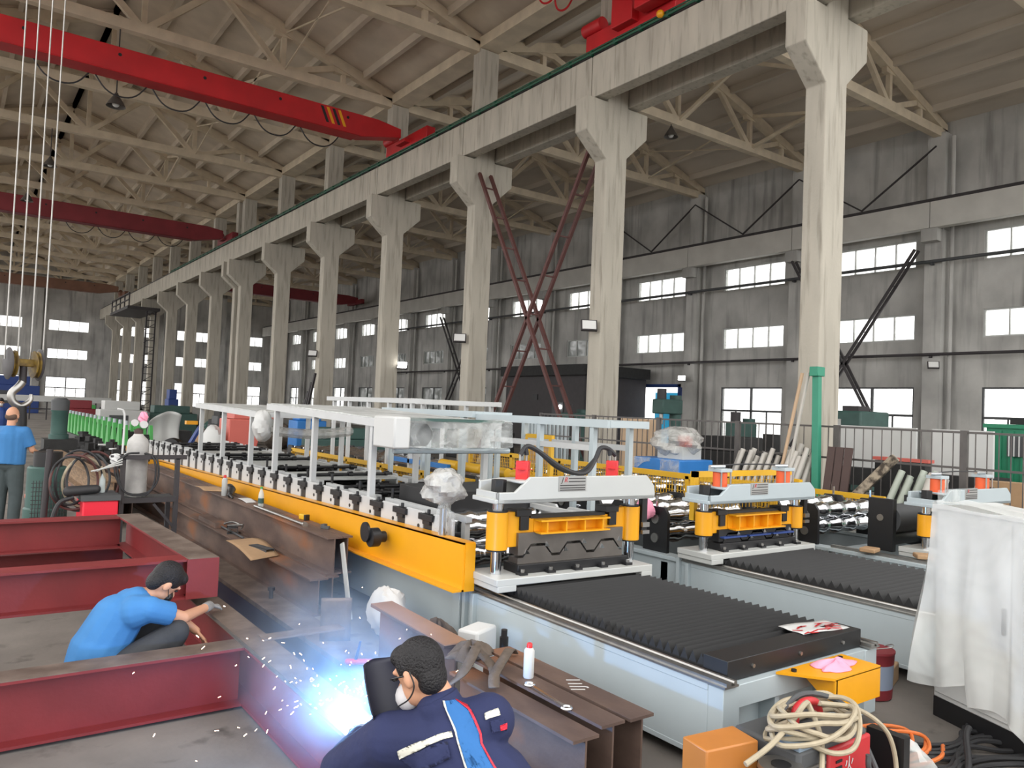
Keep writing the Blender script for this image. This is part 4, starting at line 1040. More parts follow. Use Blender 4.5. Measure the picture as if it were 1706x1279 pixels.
one(MB().lathe([(.03, 0), (.035, .02), (.033, .15), (.012, .2), (.012, .22)], (1.5, 10.05, .805), 14), 'bottle', GLASSB, 'clear bottle standing on the welding machine tray', 'bottle', (1.5, 10.05, .8))
one(crumple((1.62, 10.0, 1.2), .06, 50, amp=.3), 'white_glove', FOAM, 'white work glove hung at the end of the rack rail', 'glove', (1.62, 10, 1.2))
for k in range(3): one(MB().cyl((1.36+.03*k, 9.95, 1.06), (1.68, 9.93, 1.14+.03*k), .009, n=6), 'welding_rod', GREY2, ['lowest pale welding rod sticking out beside the rack post', 'middle pale welding rod beside the rack post', 'topmost pale welding rod beside the rack post'][k], 'rod', (1.4, 9.95, 1.06), 'pale rods beside the rack')
b = MB()
for i in range(12): b.cyl((.86+.03*i, 10.6, 0), (.86+.03*i, 10.6, .9), .004, n=5)
for i in range(10): b.cyl((.84, 10.6, .42+.05*i), (1.22, 10.6, .42+.05*i), .004, n=5)
one(b, 'wire_panel', DKST, 'wire mesh panel standing behind the hose post', 'wire mesh', (.75, 10.6, .55))
t = thing('tool_case', 'small orange and black tool case on the floor beyond the standing man', 'tool case', (1.2, 14.2, 0))
MB().box(1.05, 1.35, 14.1, 14.3, .0, .26).build('case', BLK, t, bevel=.02); MB().box(1.05, 1.35, 14.1, 14.3, .26, .34).build('lid', ORG, t, bevel=.02)
# ================================================================ right foreground
import mathutils
u = Vector((-.38, -.925, 0)); w = Vector((.925, -.38, 0)); BL = Vector((5.53, 2.56, 0))
t = thing('control_cabinet', 'tall white control cabinet on a black plinth under plastic film', 'cabinet', BL)
def cab(b, a0, a1, d0, d1, z0, z1): return b.prism([(a0, d0), (a1, d0), (a1, d1), (a0, d1)], BL+Vector((0, 0, z0)), u, w, (0, 0, z1-z0))
cab(MB(), 0, 1.2, 0, .55, 0, .13).build('plinth', BLK, t)
cab(MB(), 0, 1.2, 0, .55, .13, 1.40).build('cabinet_body', WHITE, t, bevel=.008)
cab(MB(), .03, .6, -.018, 0, .17, 1.37).build('door', WHITE, t, bevel=.004); cab(MB(), .62, 1.18, -.018, 0, .17, 1.37).build('door', WHITE, t, bevel=.004)
cab(MB(), .56, .58, -.035, -.018, .7, .86).build('handle', BLK, t)
cab(MB(), -.02, 1.22, -.02, .57, 1.40, 1.42).build('cap', WHITE, t)
rnd = random.Random(3)
def sheet(u_, v):
    # u_ runs round the cabinet (left side, front), v from top edge to hem
    Lt = 1.95; s = u_*Lt
    if s < .6: base = BL+w*(.6-s)+u*(-.03); n = -u; hem = .34+.18*math.sin(5*s)
    else: base = BL+u*(s-.6)-w*.03; n = -w; hem = (.30 if s < .95 else .16)+.06*math.sin(7*s)
    k = v
    flare = (.035+.12*math.exp(-((s-.55)/.28)**2))*k**1.3
    fold = (.028*math.sin(13*s+2.2*v)+.018*math.sin(29*s-4*v)+.03*math.sin(5.5*s+5*v))*k
    z = 1.43-(1.43-hem)*k
    p = base+n*(max(.012, flare+fold+.02)); p.z = z+.008*math.sin(11*s)*(1-k)
    return p
b = MB().grid(sheet, 110, 40)
def top(u_, v):
    p = BL+u*(-.03+1.4*u_)+w*(-.03+.66*v); p.z = 1.435+.012*math.sin(9*u_+4*v)+.008*math.sin(17*v+6*u_); return p
b.grid(top, 30, 20)
one(b, 'plastic_cover', FILMW, 'milky plastic dust sheet draped over the white cabinet', 'plastic sheet', BL)
# paint bucket
t = thing('paint_bucket', 'red and grey paint bucket on the floor behind the grey bed end', 'bucket', (5.5, 2.98, 0))
MB().lathe([(.12, 0), (.135, .01), (.14, .08)], (5.5, 2.98, 0), 24).build('base_band', CDRED, t); MB().lathe([(.138, .08), (.143, .25)], (5.5, 2.98, 0), 24).build('body', mat('bucket_grey', rgb(140, 152, 172), .5), t)
MB().lathe([(.144, .25), (.148, .32), (.152, .325), (.152, .34), (.14, .34)], (5.5, 2.98, 0), 24).build('rim_band', CDRED, t)
MB().tube([(5.36, 2.98, .33), (5.36, 2.9, .37), (5.5, 2.84, .38), (5.62, 2.9, .37), (5.64, 2.98, .33)], .004, 6).build('handle', STL, t)
one(MB().cbox((5.85, 3.1, .07), .3, .2, .14, .3), 'floor_carton', CARD, 'dull carton on the floor behind the paint bucket', 'carton', (5.85, 3.1, 0), bevel=.01)
_before = set(o.name for o in COL.objects)
# red arc welder with cable heap
t = thing('welding_set', 'red and grey box welding set heaped with cream cable', 'welding machine', (3.68, 2.25, 0))
MB().box(3.40, 3.98, 2.08, 2.45, .06, .50).build('casing', DGREY, t, bevel=.02)
MB().box(3.62, 3.99, 2.065, 2.2, .08, .47).build('side_panel', WELDR, t, bevel=.012)
b = MB()
for k in range(10): b.box(3.43, 3.60, 2.068, 2.08, .14+.03*k, .152+.03*k)
b.build('vent_slats', STL, t)
b = MB()
for k in range(9): b.cbox((3.70, 2.062, .16+.03*k), .05, .004, .012, 0)
b.build('side_vents', BLK, t)
text_part('lettering', '火', .085, (3.79, 2.0625, .36), Matrix.Rotation(math.pi/2, 3, 'X'), WHITE, t)
MB().tube([(3.66, 2.28, .5), (3.67, 2.28, .57), (3.74, 2.28, .6), (3.84, 2.28, .58), (3.88, 2.28, .5)], .022, 10).build('handle', WELDR, t)
MB().box(3.4, 3.52, 2.08, 2.2, .5, .52).build('label_plate', mat('label_blue_grey', rgb(120, 136, 150), .5), t)
rnd = random.Random(11)
for k in range(7):
    a0 = rnd.uniform(0, 6); cx, cy = 3.66+rnd.uniform(-.05, .07), 2.25+rnd.uniform(-.02, .02); rx, ry = rnd.uniform(.22, .33), rnd.uniform(.10, .2)
    tilt = rnd.uniform(-.16, .16); pts = []
    for i in range(12):
        a = a0+2*math.pi*i/12; x = cx+rx*math.cos(a)*(1+.08*math.sin(3*a+k)); y = cy+ry*math.sin(a)-.06
        zz = .52+.013*k+tilt*math.cos(a)*.3+.022*math.sin(2*a+k)
        over = max(0, abs(x-3.63)-.34, (2.07-y)*1.2); pts.append((x, y, max(.2, zz-.55*over)))
    one(MB().tube(pts, .0125, 8, 5, closed=True), 'cable_loop', CAB1, ['bottom', 'second', 'third', 'fourth', 'fifth', 'sixth', 'topmost'][k]+' loop of cream cable on the red welding set', 'cable', (cx, cy, .5), 'cream cable loops')
one(MB().tube([(3.14, 2.18, .47), (3.3, 2.16, .53), (3.5, 2.18, .60), (3.62, 2.2, .64), (3.66, 2.2, .62), (3.6, 2.1, .52), (3.5, 2.03, .40), (3.42, 2.0, .25), (3.38, 2.0, .1)], .013, 8, 6), 'cable_end', CAB1, 'cream cable strand crossing the heap towards the orange carton', 'cable', (3.5, 2.1, .5))
one(MB().tube([(3.75, 2.2, .62), (3.95, 2.12, .58), (4.12, 2.05, .45), (4.16, 2.02, .25), (4.05, 2.0, .16), (3.96, 1.98, .2)], .012, 8, 6), 'cable_end', CAB1, 'cream cable strand looping off the heap on the side of the cabinet', 'cable', (3.9, 2.1, .5))
one(MB().tube([(3.5, 2.3, .55), (3.8, 2.32, .62), (4.0, 2.2, .55), (4.04, 2.1, .35), (4.0, 2.02, .25), (3.86, 2.0, .35), (3.85, 2.0, .42)], .014, 8, 6), 'earth_lead', DGREY, 'dark earth lead clamped on the red welding set', 'cable', (3.9, 2.1, .5))
for o in list(COL.objects):
    if o.name not in _before and o.parent is None: o.location.x -= .17; o.location.z -= .06
# plastic bag and strap beside it
one(crumple((4.22, 2.12, .12), .2, 61, amp=.3, sq=(.7, .9, .8)), 'plastic_bag', FILMW, 'white plastic bag slumped at the side of the red welding set', 'bag', (4.22, 2.12, 0))
one(MB().box(4.02, 4.08, 2.0, 2.2, 0, .36), 'black_plate', BLK, 'upright black plate between the welding set and the plastic bag', 'plate', (4.05, 2.1, 0))
# carton, steel cylinder
t = thing('carton', 'orange taped carton with a white label at the corner of the nearest bed', 'box', (2.95, 2.25, .2))
MB().prism([(2.85, 2.30), (3.16, 2.25), (3.20, 2.43), (2.88, 2.47)], (0, 0, .23), (1, 0, 0), (0, 1, 0), (0, 0, .22)).build('carton_body', TAPE, t, bevel=.008)
MB().prism([(.02, .0), (.10, .0), (.10, .06), (.02, .06)], (2.85, 2.298, .28), (1, -.16, 0), (0, 0, 1), (0, -.002, 0)).build('label', FOAM, t)
one(MB().box(2.88, 3.14, 2.31, 2.42, 0, .229), 'wood_crate', WOOD, 'low wood block holding up the orange taped carton', 'crate', (2.92, 2.4, 0))
t = thing('steel_canister', 'polished steel canister with a ring lid beside the orange carton', 'canister', (3.2, 2.18, 0))
MB().lathe([(.09, 0), (.1, .01), (.1, .35), (.095, .36)], (3.15, 2.12, 0), 26).build('canister_body', CHR, t); MB().lathe([(.1, .36), (.105, .37), (.1, .39), (.05, .39)], (3.15, 2.12, 0), 26).build('lid', STL, t); MB().cyl((3.15, 2.12, .39), (3.15, 2.12, .395), .045, n=18).build('hole', BLK, t)
# black and orange cables on the floor
rnd = random.Random(21)
for k in range(12):
    y0 = 2.55-.03*k; pts = [(4.3+.02*k, 2.35-.035*k+rnd.uniform(-.03, .03), .02+.012*(k % 3))]
    for i in range(1, 7): pts.append((4.3+.19*i, 2.45-.045*k+.10*math.sin(1.1*i+.5*k)-.03*i+rnd.uniform(-.03, .03), .02+.012*((k+i) % 3)))
    one(MB().tube(pts, .015, 7, 5), 'floor_cable', CABK, 'black cable lying on the floor before the wrapped cabinet', 'cable', pts[0], 'black cables on the floor')
for k in range(4):
    y0 = 2.5-.1*k
    pts = [(4.35, y0-.05, .05), (4.5, y0+.1, .07), (4.75, y0+.08, .08), (4.92, y0-.05, .07), (4.8, y0-.16, .05), (4.55, y0-.18, .05), (4.4, y0-.12, .04)] if k < 2 else [(4.4, y0+.02, .05), (4.55, y0-.04, .05), (4.75, y0-.05, .05), (4.95, y0+.03, .04)]
    one(MB().tube(pts, .012, 7, 5), 'orange_cable', CABO, ['orange cable looping high over the black floor cables', 'orange cable looping low over the black floor cables', 'straight orange cable end behind the plastic bag', 'straight orange cable end nearest the plastic bag'][k], 'cable', pts[0], 'orange cables')
one(MB().tube([(4.55, 1.95, .03), (4.75, 2.0, .05), (4.95, 2.1, .14), (5.03, 2.12, .17)], .018, 8), 'cable_stub', CABK, 'thick black cable stub rising off the floor before the cabinet', 'cable', (4.6, 2, .03))
# ================================================================ people
def V3(*a): return Vector(a)
def hand_prims(b, wrist, d, nrm, k=1.0, curl=.5, thumb_side=1):
    d = Vector(d).normalized(); nrm = Vector(nrm); nrm = (nrm-d*nrm.dot(d)).normalized(); s = d.cross(nrm).normalized()*thumb_side
    w = Vector(wrist); pc = w+d*.05*k
    for q in (-.027, -.009, .009, .027): b.capsule(w+s*q*.7*k+d*.01*k, w+d*.085*k+s*q*k, .014*k, .0125*k, n=8)
    for i, (q, L) in enumerate(((.029, .062), (.0105, .072), (-.009, .067), (-.028, .052))):
        p0 = w+d*.088*k+s*q*k
        d1 = (d-nrm*curl*.5).normalized(); p1 = p0+d1*L*.5*k
        d2 = (d-nrm*curl*1.3).normalized(); p2 = p1+d2*L*.5*k
        b.capsule(p0, p1, .0095*k, .009*k, n=8); b.capsule(p1, p2, .009*k, .0075*k, n=8)
    t0 = w+d*.03*k+s*.03*k; t1 = t0+(d*.55+s*.7-nrm*.3).normalized()*.038*k; t2 = t1+(d*.9+s*.1-nrm*.4).normalized()*.03*k
    b.capsule(t0, t1, .013*k, .011*k, n=8); b.capsule(t1, t2, .0105*k, .0085*k, n=8)
def head_prims(b, c, f, up, k=1.0):
    f = Vector(f).normalized(); up = Vector(up); up = (up-f*up.dot(f)).normalized(); s = f.cross(up).normalized(); c = Vector(c)
    R = Matrix((s, f, up)).transposed()
    b.ell(c+up*.02*k-f*.01*k, .077*k, .098*k, .105*k, 18, 12, R)
    b.ell(c-up*.055*k+f*.028*k, .056*k, .062*k, .062*k, 14, 10, R)
    b.capsule(c-up*.01*k+f*.088*k, c-up*.035*k+f*.105*k, .009*k, .014*k, n=8)          # nose
    b.capsule(c-up*.075*k+f*.075*k-s*.018*k, c-up*.075*k+f*.075*k+s*.018*k, .009*k, n=8)  # lips
    b.capsule(c+up*.025*k+f*.082*k-s*.04*k, c+up*.025*k+f*.082*k+s*.04*k, .011*k, n=8)   # brow
    for sg in (-1, 1): b.ell(c+s*sg*.08*k-up*.012*k-f*.008*k, .013*k, .022*k, .034*k, 10, 8, R)
    return R, s, up, f
def hair_prims(b, c, R, f, up, s, k=1.0):
    c = Vector(c)
    b.ell(c+up*.036*k-f*.018*k, .086*k, .102*k, .098*k, 18, 12, R)
    b.ell(c-up*.02*k-f*.058*k, .07*k, .052*k, .075*k, 14, 10, R)
    b.ell(c+up*.075*k+f*.05*k, .06*k, .055*k, .045*k, 14, 10, R)
def eyes(t, c, f, up, s, k=1.0):
    b = MB()
    for sg in (-1, 1): b.ell(Vector(c)+f*.086*k+s*sg*.032*k+up*.002*k, .012*k, .008*k, .007*k, 10, 8)
    b.build('eyes', BLK, t)
RM = lambda v: (('remesh', v), ('smooth', 3))
# ---- the man squatting inside the lower frame
t = thing('person', 'person in a blue polo squatting inside the red frame, gloved hand on the steel edge', 'person', (1.0, 5.5, 0))
hc = V3(1.225, 5.47, .725); f = V3(.72, .16, -.72); up = V3(.7, 0, .7)
b = MB(); R, s, up_, f_ = head_prims(b, hc, f, up, 1.02)
b.capsule((1.10, 5.5, .63), (1.17, 5.485, .67), .052, .05)
b.capsule((.98, 5.5, .5), (1.08, 5.5, .6), .12, .1); b.capsule((.87, 5.5, .25), (.98, 5.5, .5), .12, .12)
b.capsule((1.13, 5.34, .585), (1.33, 5.40, .495), .047, .042); b.capsule((1.33, 5.40, .495), (1.58, 5.74, .462), .041, .029)
b.capsule((1.15, 5.66, .58), (1.33, 5.72, .46), .045, .04); b.capsule((1.33, 5.72, .46), (1.47, 5.6, .34), .038, .028)
hand_prims(b, (1.585, 5.75, .462), (.55, .75, -.16), (0, 0, 1), .95, .35, 1)
hand_prims(b, (1.475, 5.595, .335), (.5, -.5, -.6), (.6, 0, .6), .95, .5, -1)
for yy in (5.38, 5.64):
    b.capsule((.9, yy, .22), (1.27, yy-.02, .42), .07, .055); b.capsule((1.27, yy-.02, .42), (1.1, yy, .09), .05, .035)
b.build('body', SKIN, t, mods=RM(.007))
b = MB(); hair_prims(b, hc, R, f_, up_, s, 1.04); b.build('hair', HAIR, t, mods=RM(.008))
eyes(t, hc, f_, up_, s)
b = MB()
b.tube([hc+s*.082-up_*.01, hc+s*.07-up_*.05+f_*.05, hc+f_*.1-up_*.06], .003, 5, 4); b.tube([hc-s*.082-up_*.01, hc-s*.07-up_*.05+f_*.05, hc+f_*.1-up_*.06], .003, 5, 4); b.build('mask_strap', BLK, t)
b = MB(); b.ell(hc+f_*.075-up_*.06, .055, .04, .045, 12, 8, R); b.build('face_mask', BLK, t)
b = MB()
b.capsule((.84, 5.5, .205), (.855, 5.5, .33), .185, .175); b.capsule((.855, 5.5, .33), (.95, 5.5, .51), .17, .16); b.capsule((.95, 5.5, .51), (1.06, 5.5, .585), .155, .12)
b.capsule((1.04, 5.40, .57), (1.11, 5.36, .585), .11, .085); b.capsule((1.04, 5.6, .57), (1.12, 5.65, .585), .11, .08)
b.capsule((1.11, 5.35, .585), (1.25, 5.375, .535), .078, .076, flat1=True); b.capsule((1.13, 5.65, .58), (1.26, 5.73, .53), .075, .074, flat1=True)
b.lathe([(.066, 0), (.062, .03)], (1.10, 5.5, .625), 16, (.8, 0, .55))
b.build('polo_shirt', SHIRT, t, mods=RM(.009))
b = MB()
b.ell((.87, 5.5, .2), .17, .2, .15, 18, 12)
for yy in (5.38, 5.64):
    b.capsule((.9, yy, .2), (1.28, yy-.03, .42), .105, .08); b.capsule((1.28, yy-.03, .42), (1.12, yy, .07), .082, .06, flat1=True)
b.build('trousers', PANTS, t, mods=RM(.01))
for yy in (5.38, 5.64): MB().capsule((1.1, yy, .045), (1.3, yy, .035), .045, .04).build('shoe', BLK, t)
b = MB(); hand_prims(b, (1.585, 5.75, .462), (.55, .75, -.16), (0, 0, 1), 1.06, .35, 1); b.capsule((1.55, 5.70, .465), (1.59, 5.755, .462), .036, .036); b.build('work_glove', GLOVE, t, mods=RM(.005))
# ---- the kneeling welder, seen from behind
t = thing('person', 'person kneeling in navy workwear with a sky blue back panel, welding behind a shield', 'person', (1.55, 2.2, 0))
hc = V3(1.395, 2.40, 1.012); f = V3(-.36, .84, -.42); up = V3(-.12, .40, .9)
b = MB(); R, s, up_, f_ = head_prims(b, hc, f, up, .93)
b.capsule((1.465, 2.325, .90), (1.425, 2.37, .98), .058, .054)
b.capsule((1.58, 2.18, .5), (1.49, 2.3, .8), .13, .12)
LS, LE, LW = V3(1.31, 2.43, .79), V3(1.26, 2.72, .585), V3(1.53, 3.10, .52)
RS, RE, RW = V3(1.59, 2.24, .865), V3(1.76, 2.55, .62), V3(1.64, 3.02, .55)
for a, c, d_ in ((LS, LE, LW), (RS, RE, RW)): b.capsule(a, c, .05, .043); b.capsule(c, d_, .042, .03)
hand_prims(b, LW, (.25, .9, -.2), (0, 0, 1), 1.0, .8, 1); hand_prims(b, RW, (-.1, .95, -.2), (0, 0, 1), 1.0, 1.0, -1)
for sx, hx in ((-1, 1.48), (1, 1.74)):
    b.capsule((hx, 2.12, .36), (hx+.02, 2.5, .40), .08, .06); b.capsule((hx+.02, 2.5, .40), (hx, 2.2, .08), .06, .045)
b.build('body', SKIN, t, mods=RM(.007))
b = MB(); hair_prims(b, hc, R, f_, up_, s, .92); b.ell(hc-up_*.04-f_*.045, .06, .042, .046, 14, 10, R); b.build('hair', HAIR, t, mods=RM(.007))
eyes(t, hc, f_, up_, s)
b = MB()
for sg in (-1, 1):
    e = hc+s*sg*.083-up_*.015
    b.tube([e+up_*.03-f_*.03, e-f_*.035-up_*.02, e-up_*.055+f_*.0, e-up_*.07+f_*.06], .0028, 5, 5)
b.build('mask_strap', BLK, t)
b = MB(); b.ell(hc+f_*.07-up_*.065, .056, .045, .05, 12, 8, R); b.build('face_mask', MASKM, t)
b = MB()
for sg in (-1, 1): b.tube([hc+s*sg*.084+up_*.005, hc+s*sg*.08+f_*.06+up_*.008, hc+s*sg*.03+f_*.1+up_*.005], .003, 5, 3)
b.build('spectacles', BLK, t)
# jacket
b = MB()
b.capsule((1.66, 2.08, .36), (1.56, 2.2, .62), .2, .19); b.capsule((1.56, 2.2, .62), (1.48, 2.29, .76), .185, .15)
b.capsule((1.47, 2.30, .80), (1.59, 2.24, .86), .12, .095); b.capsule((1.46, 2.33, .79), (1.31, 2.43, .785), .12, .095)
b.capsule((1.47, 2.315, .82), (1.45, 2.335, .895), .115, .085)
for a, c, d_ in ((LS, LE, LW), (RS, RE, RW)):
    b.capsule(a, c, .092, .076); b.capsule(c, d_.lerp(c, .12), .074, .05, flat1=True)
jacket = b.build('jacket', NAVY, t, mods=RM(.009))
b = MB(); b.lathe([(.078, 0), (.070, .035), (.066, .036)], (1.452, 2.335, .90), 20, (-.25, .35, .9)); b.build('collar', NAVY, t, solid=.012)
def back_patch(name, pts, m, off, nu=10, nv=16):
    """strip on the back of the jacket, given as four corner points, wrapped on the cloth"""
    a, b2, c, d2 = [Vector(p) for p in pts]
    mb = MB().grid(lambda u, v: a.lerp(b2, u).lerp(d2.lerp(c, u), v), nu, nv)
    return mb.build(name, m, t, mods=(('wrap', jacket, off),), solid=.002)
back_patch('back_panel', [(1.415, 2.24, .975), (1.475, 2.23, .975), (1.56, 1.93, .55), (1.44, 1.96, .56)], PANB, .004, 12, 24)
back_patch('piping', [(1.475, 2.23, .975), (1.483, 2.228, .975), (1.568, 1.928, .55), (1.56, 1.93, .55)], BRED, .006, 3, 24)
back_patch('piping', [(1.409, 2.242, .975), (1.415, 2.24, .975), (1.44, 1.96, .56), (1.434, 1.962, .56)], REFL, .006, 3, 24)
back_patch('reflective_strip', [(1.285, 2.33, .79), (1.405, 2.19, .893), (1.41, 2.185, .868), (1.292, 2.325, .763)], REFL, .006, 20, 4)
back_patch('reflective_strip', [(1.507, 2.15, .945), (1.575, 2.15, .948), (1.58, 2.14, .918), (1.512, 2.14, .916)], REFL, .006, 12, 4)
back_patch('pocket_flap', [(1.29, 2.32, .765), (1.385, 2.18, .862), (1.385, 2.16, .805), (1.325, 2.28, .725)], NAVY, .008, 12, 6)
back_patch('pocket_flap', [(1.525, 2.13, .908), (1.59, 2.13, .91), (1.60, 2.12, .86), (1.535, 2.12, .862)], NAVY, .008, 12, 6)
back_patch('red_tag', [(1.565, 2.12, .888), (1.60, 2.12, .89), (1.60, 2.11, .865), (1.57, 2.11, .863)], BRED, .010, 6, 4)
b = MB()
b.ell((1.65, 2.1, .34), .2, .19, .17, 18, 12)
for hx in (1.48, 1.74): b.capsule((hx, 2.12, .34), (hx+.02, 2.5, .38), .105, .08); b.capsule((hx+.02, 2.5, .38), (hx, 2.2, .09), .08, .06, flat1=True)
b.build('trousers', NAVY, t, mods=RM(.012))
for hx in (1.48, 1.74): MB().capsule((hx, 2.16, .05), (hx, 2.4, .04), .05, .045).build('shoe', BLK, t)
for W_, d_, ts, cu in ((LW, (.25, .9, -.2), 1, .8), (RW, (-.1, .95, -.2), -1, 1.0)):
    b = MB(); hand_prims(b, W_, d_, (0, 0, 1), 1.12, cu, ts); b.capsule(W_-Vector(d_).normalized()*.06, W_+Vector(d_).normalized()*.02, .042, .038); b.build('work_glove', GLOVE, t, mods=RM(.006))
# hand shield and torch are held things
sc_ = hc+f_*.175-up_*.04-s*.0
def shield(u_, v):
    a = (u_-.5)*2.1; z = (v-.5)*.27
    wd = .125*(1-.25*abs(v-.45)**2*3)
    return sc_+s*(wd*math.sin(a))+f_*(wd*.6*(math.cos(a)-1)+.02)+up_*z*(1-.12*abs(u_-.5)*2)
one(MB().grid(shield, 20, 14), 'welding_shield', SHLD, 'dark curved welding hand shield held before the face of the kneeling welder', 'welding shield', sc_, solid=.005)
ARCP = V3(1.62, 3.42, .415)
b = MB().tube([RW+V3(0, .06, .0), RW+V3(-.01, .14, .01), ARCP+V3(.03, -.12, .06), ARCP+V3(.005, -.02, .015)], .011, 8, 5)
b.tube([RW+V3(0, .05, 0), RW+V3(.1, -.1, -.2), V3(1.95, 2.9, .06), V3(2.4, 2.4, .03)], .012, 7, 5)
one(b, 'welding_torch', BLK, 'black welding torch and lead in the gloved hand of the kneeling welder', 'torch', RW)
# ---- standing people further back
def standing(x, y, ang, h, shirt, pants, bald, label, arms, mask=False, hands=True):
    t = thing('person', label, 'person', (x, y, 0)); k = h/1.72
    f = V3(math.sin(ang), math.cos(ang), 0); s = V3(f.y, -f.x, 0); o = V3(x, y, 0); Z = V3(0, 0, 1)
    P = lambda a, c, z: o+s*a*k+f*c*k+Z*z*k
    hc = P(0, .02, 1.60); b = MB(); R, s_, up_, f_ = head_prims(b, hc, f+V3(0, 0, -.12), Z, k)
    b.capsule(P(0, -.01, 1.42), P(0, .0, 1.52), .058*k, .055*k)
    b.capsule(P(0, 0, .95), P(0, 0, 1.3), .13*k, .14*k)
    for sg in (-1, 1):
        E_, W_ = arms[sg]; b.capsule(P(sg*.19, 0, 1.38), P(*E_), .048*k, .042*k); b.capsule(P(*E_), P(*W_), .041*k, .029*k)
        dd = (P(*W_)-P(*E_)); hand_prims(b, P(*W_), dd, V3(0, 0, 1) if abs(dd.normalized().z) < .8 else f, k, .7, sg)
        b.capsule(P(sg*.09, 0, .9), P(sg*.1, .02, .5), .075*k, .055*k); b.capsule(P(sg*.1, .02, .5), P(sg*.1, -.01, .1), .05*k, .036*k)
    b.build('body', SKIN, t, mods=RM(.008))
    b = MB()
    if bald: b.ell(hc-up_*.015*k-f_*.04*k, .0795*k, .064*k, .062*k, 16, 10, R)
    else: hair_prims(b, hc, R, f_, up_, s_, k)
    b.build('hair', FRINGE if bald else HAIR, t, mods=RM(.008)); eyes(t, hc, f_, up_, s_, k)
    if mask: MB().ell(hc+f_*.07-up_*.06*k, .056, .045, .05, 12, 8, R).build('face_mask', MASKM, t)
    b = MB()
    b.capsule(P(0, 0, .92), P(0, .01, 1.1), .185*k, .185*k, flat0=True); b.capsule(P(0, .01, 1.1), P(0, 0, 1.3), .185*k, .175*k)
    for sg in (-1, 1):
        E_, W_ = arms[sg]; b.capsule(P(sg*.08, 0, .92), P(sg*.1, 0, 1.3), .13*k, .12*k, flat0=True); b.capsule(P(sg*.06, 0, 1.36), P(sg*.18, 0, 1.37), .1*k, .085*k)
        e = P(sg*.19, 0, 1.38).lerp(P(*E_), .78); b.capsule(P(sg*.19, 0, 1.375), e, .083*k, .078*k, flat1=True)
    b.lathe([(.07, 0), (.066, .03)], P(0, -.005, 1.425), 14)
    b.build('polo_shirt', shirt, t, mods=RM(.011))
    b = MB(); b.capsule(P(-.07, 0, .93), P(.07, 0, .93), .13*k, n=16)
    for sg in (-1, 1): b.capsule(P(sg*.09, 0, .88), P(sg*.105, .02, .5), .112*k, .088*k); b.capsule(P(sg*.105, .02, .5), P(sg*.105, -.01, .07), .086*k, .075*k, flat1=True)
    b.build('trousers', pants, t, mods=RM(.012))
    for sg in (-1, 1): MB().capsule(P(sg*.105, -.03, .045), P(sg*.115, .15, .035), .045, .04).build('shoe', BLK, t)
    return t, P
standing(.74, 12.9, math.radians(32), 1.71, SHIRT, PANTG, True, 'balding person in a blue polo standing with his back turned beyond the red frames', {-1: ((-.24, .12, 1.12), (-.14, .36, 1.08)), 1: ((.27, .06, 1.12), (.24, .32, 1.05))})
t2, P2 = None, None
standing(1.25, 27.0, math.radians(175), 1.70, DBLUE, PANTS, False, 'person in dark blue with a pale face mask far behind the balding man', {-1: ((-.25, .02, 1.12), (-.26, .12, .9)), 1: ((.25, .02, 1.12), (.25, .14, .9))}, mask=True)
one(MB().tube([(1.13, 13.2, 1.05), (1.2, 13.1, .7), (1.1, 13.0, .3), (1.0, 13.0, .03), (1.3, 13.3, .02)], .012, 7, 5).cyl((1.1, 13.2, 1.06), (1.25, 13.35, 1.12), .018, n=8), 'torch_lead', CABK, 'torch and black lead held by the balding man in blue', 'cable', (1.1, 13.2, 1))
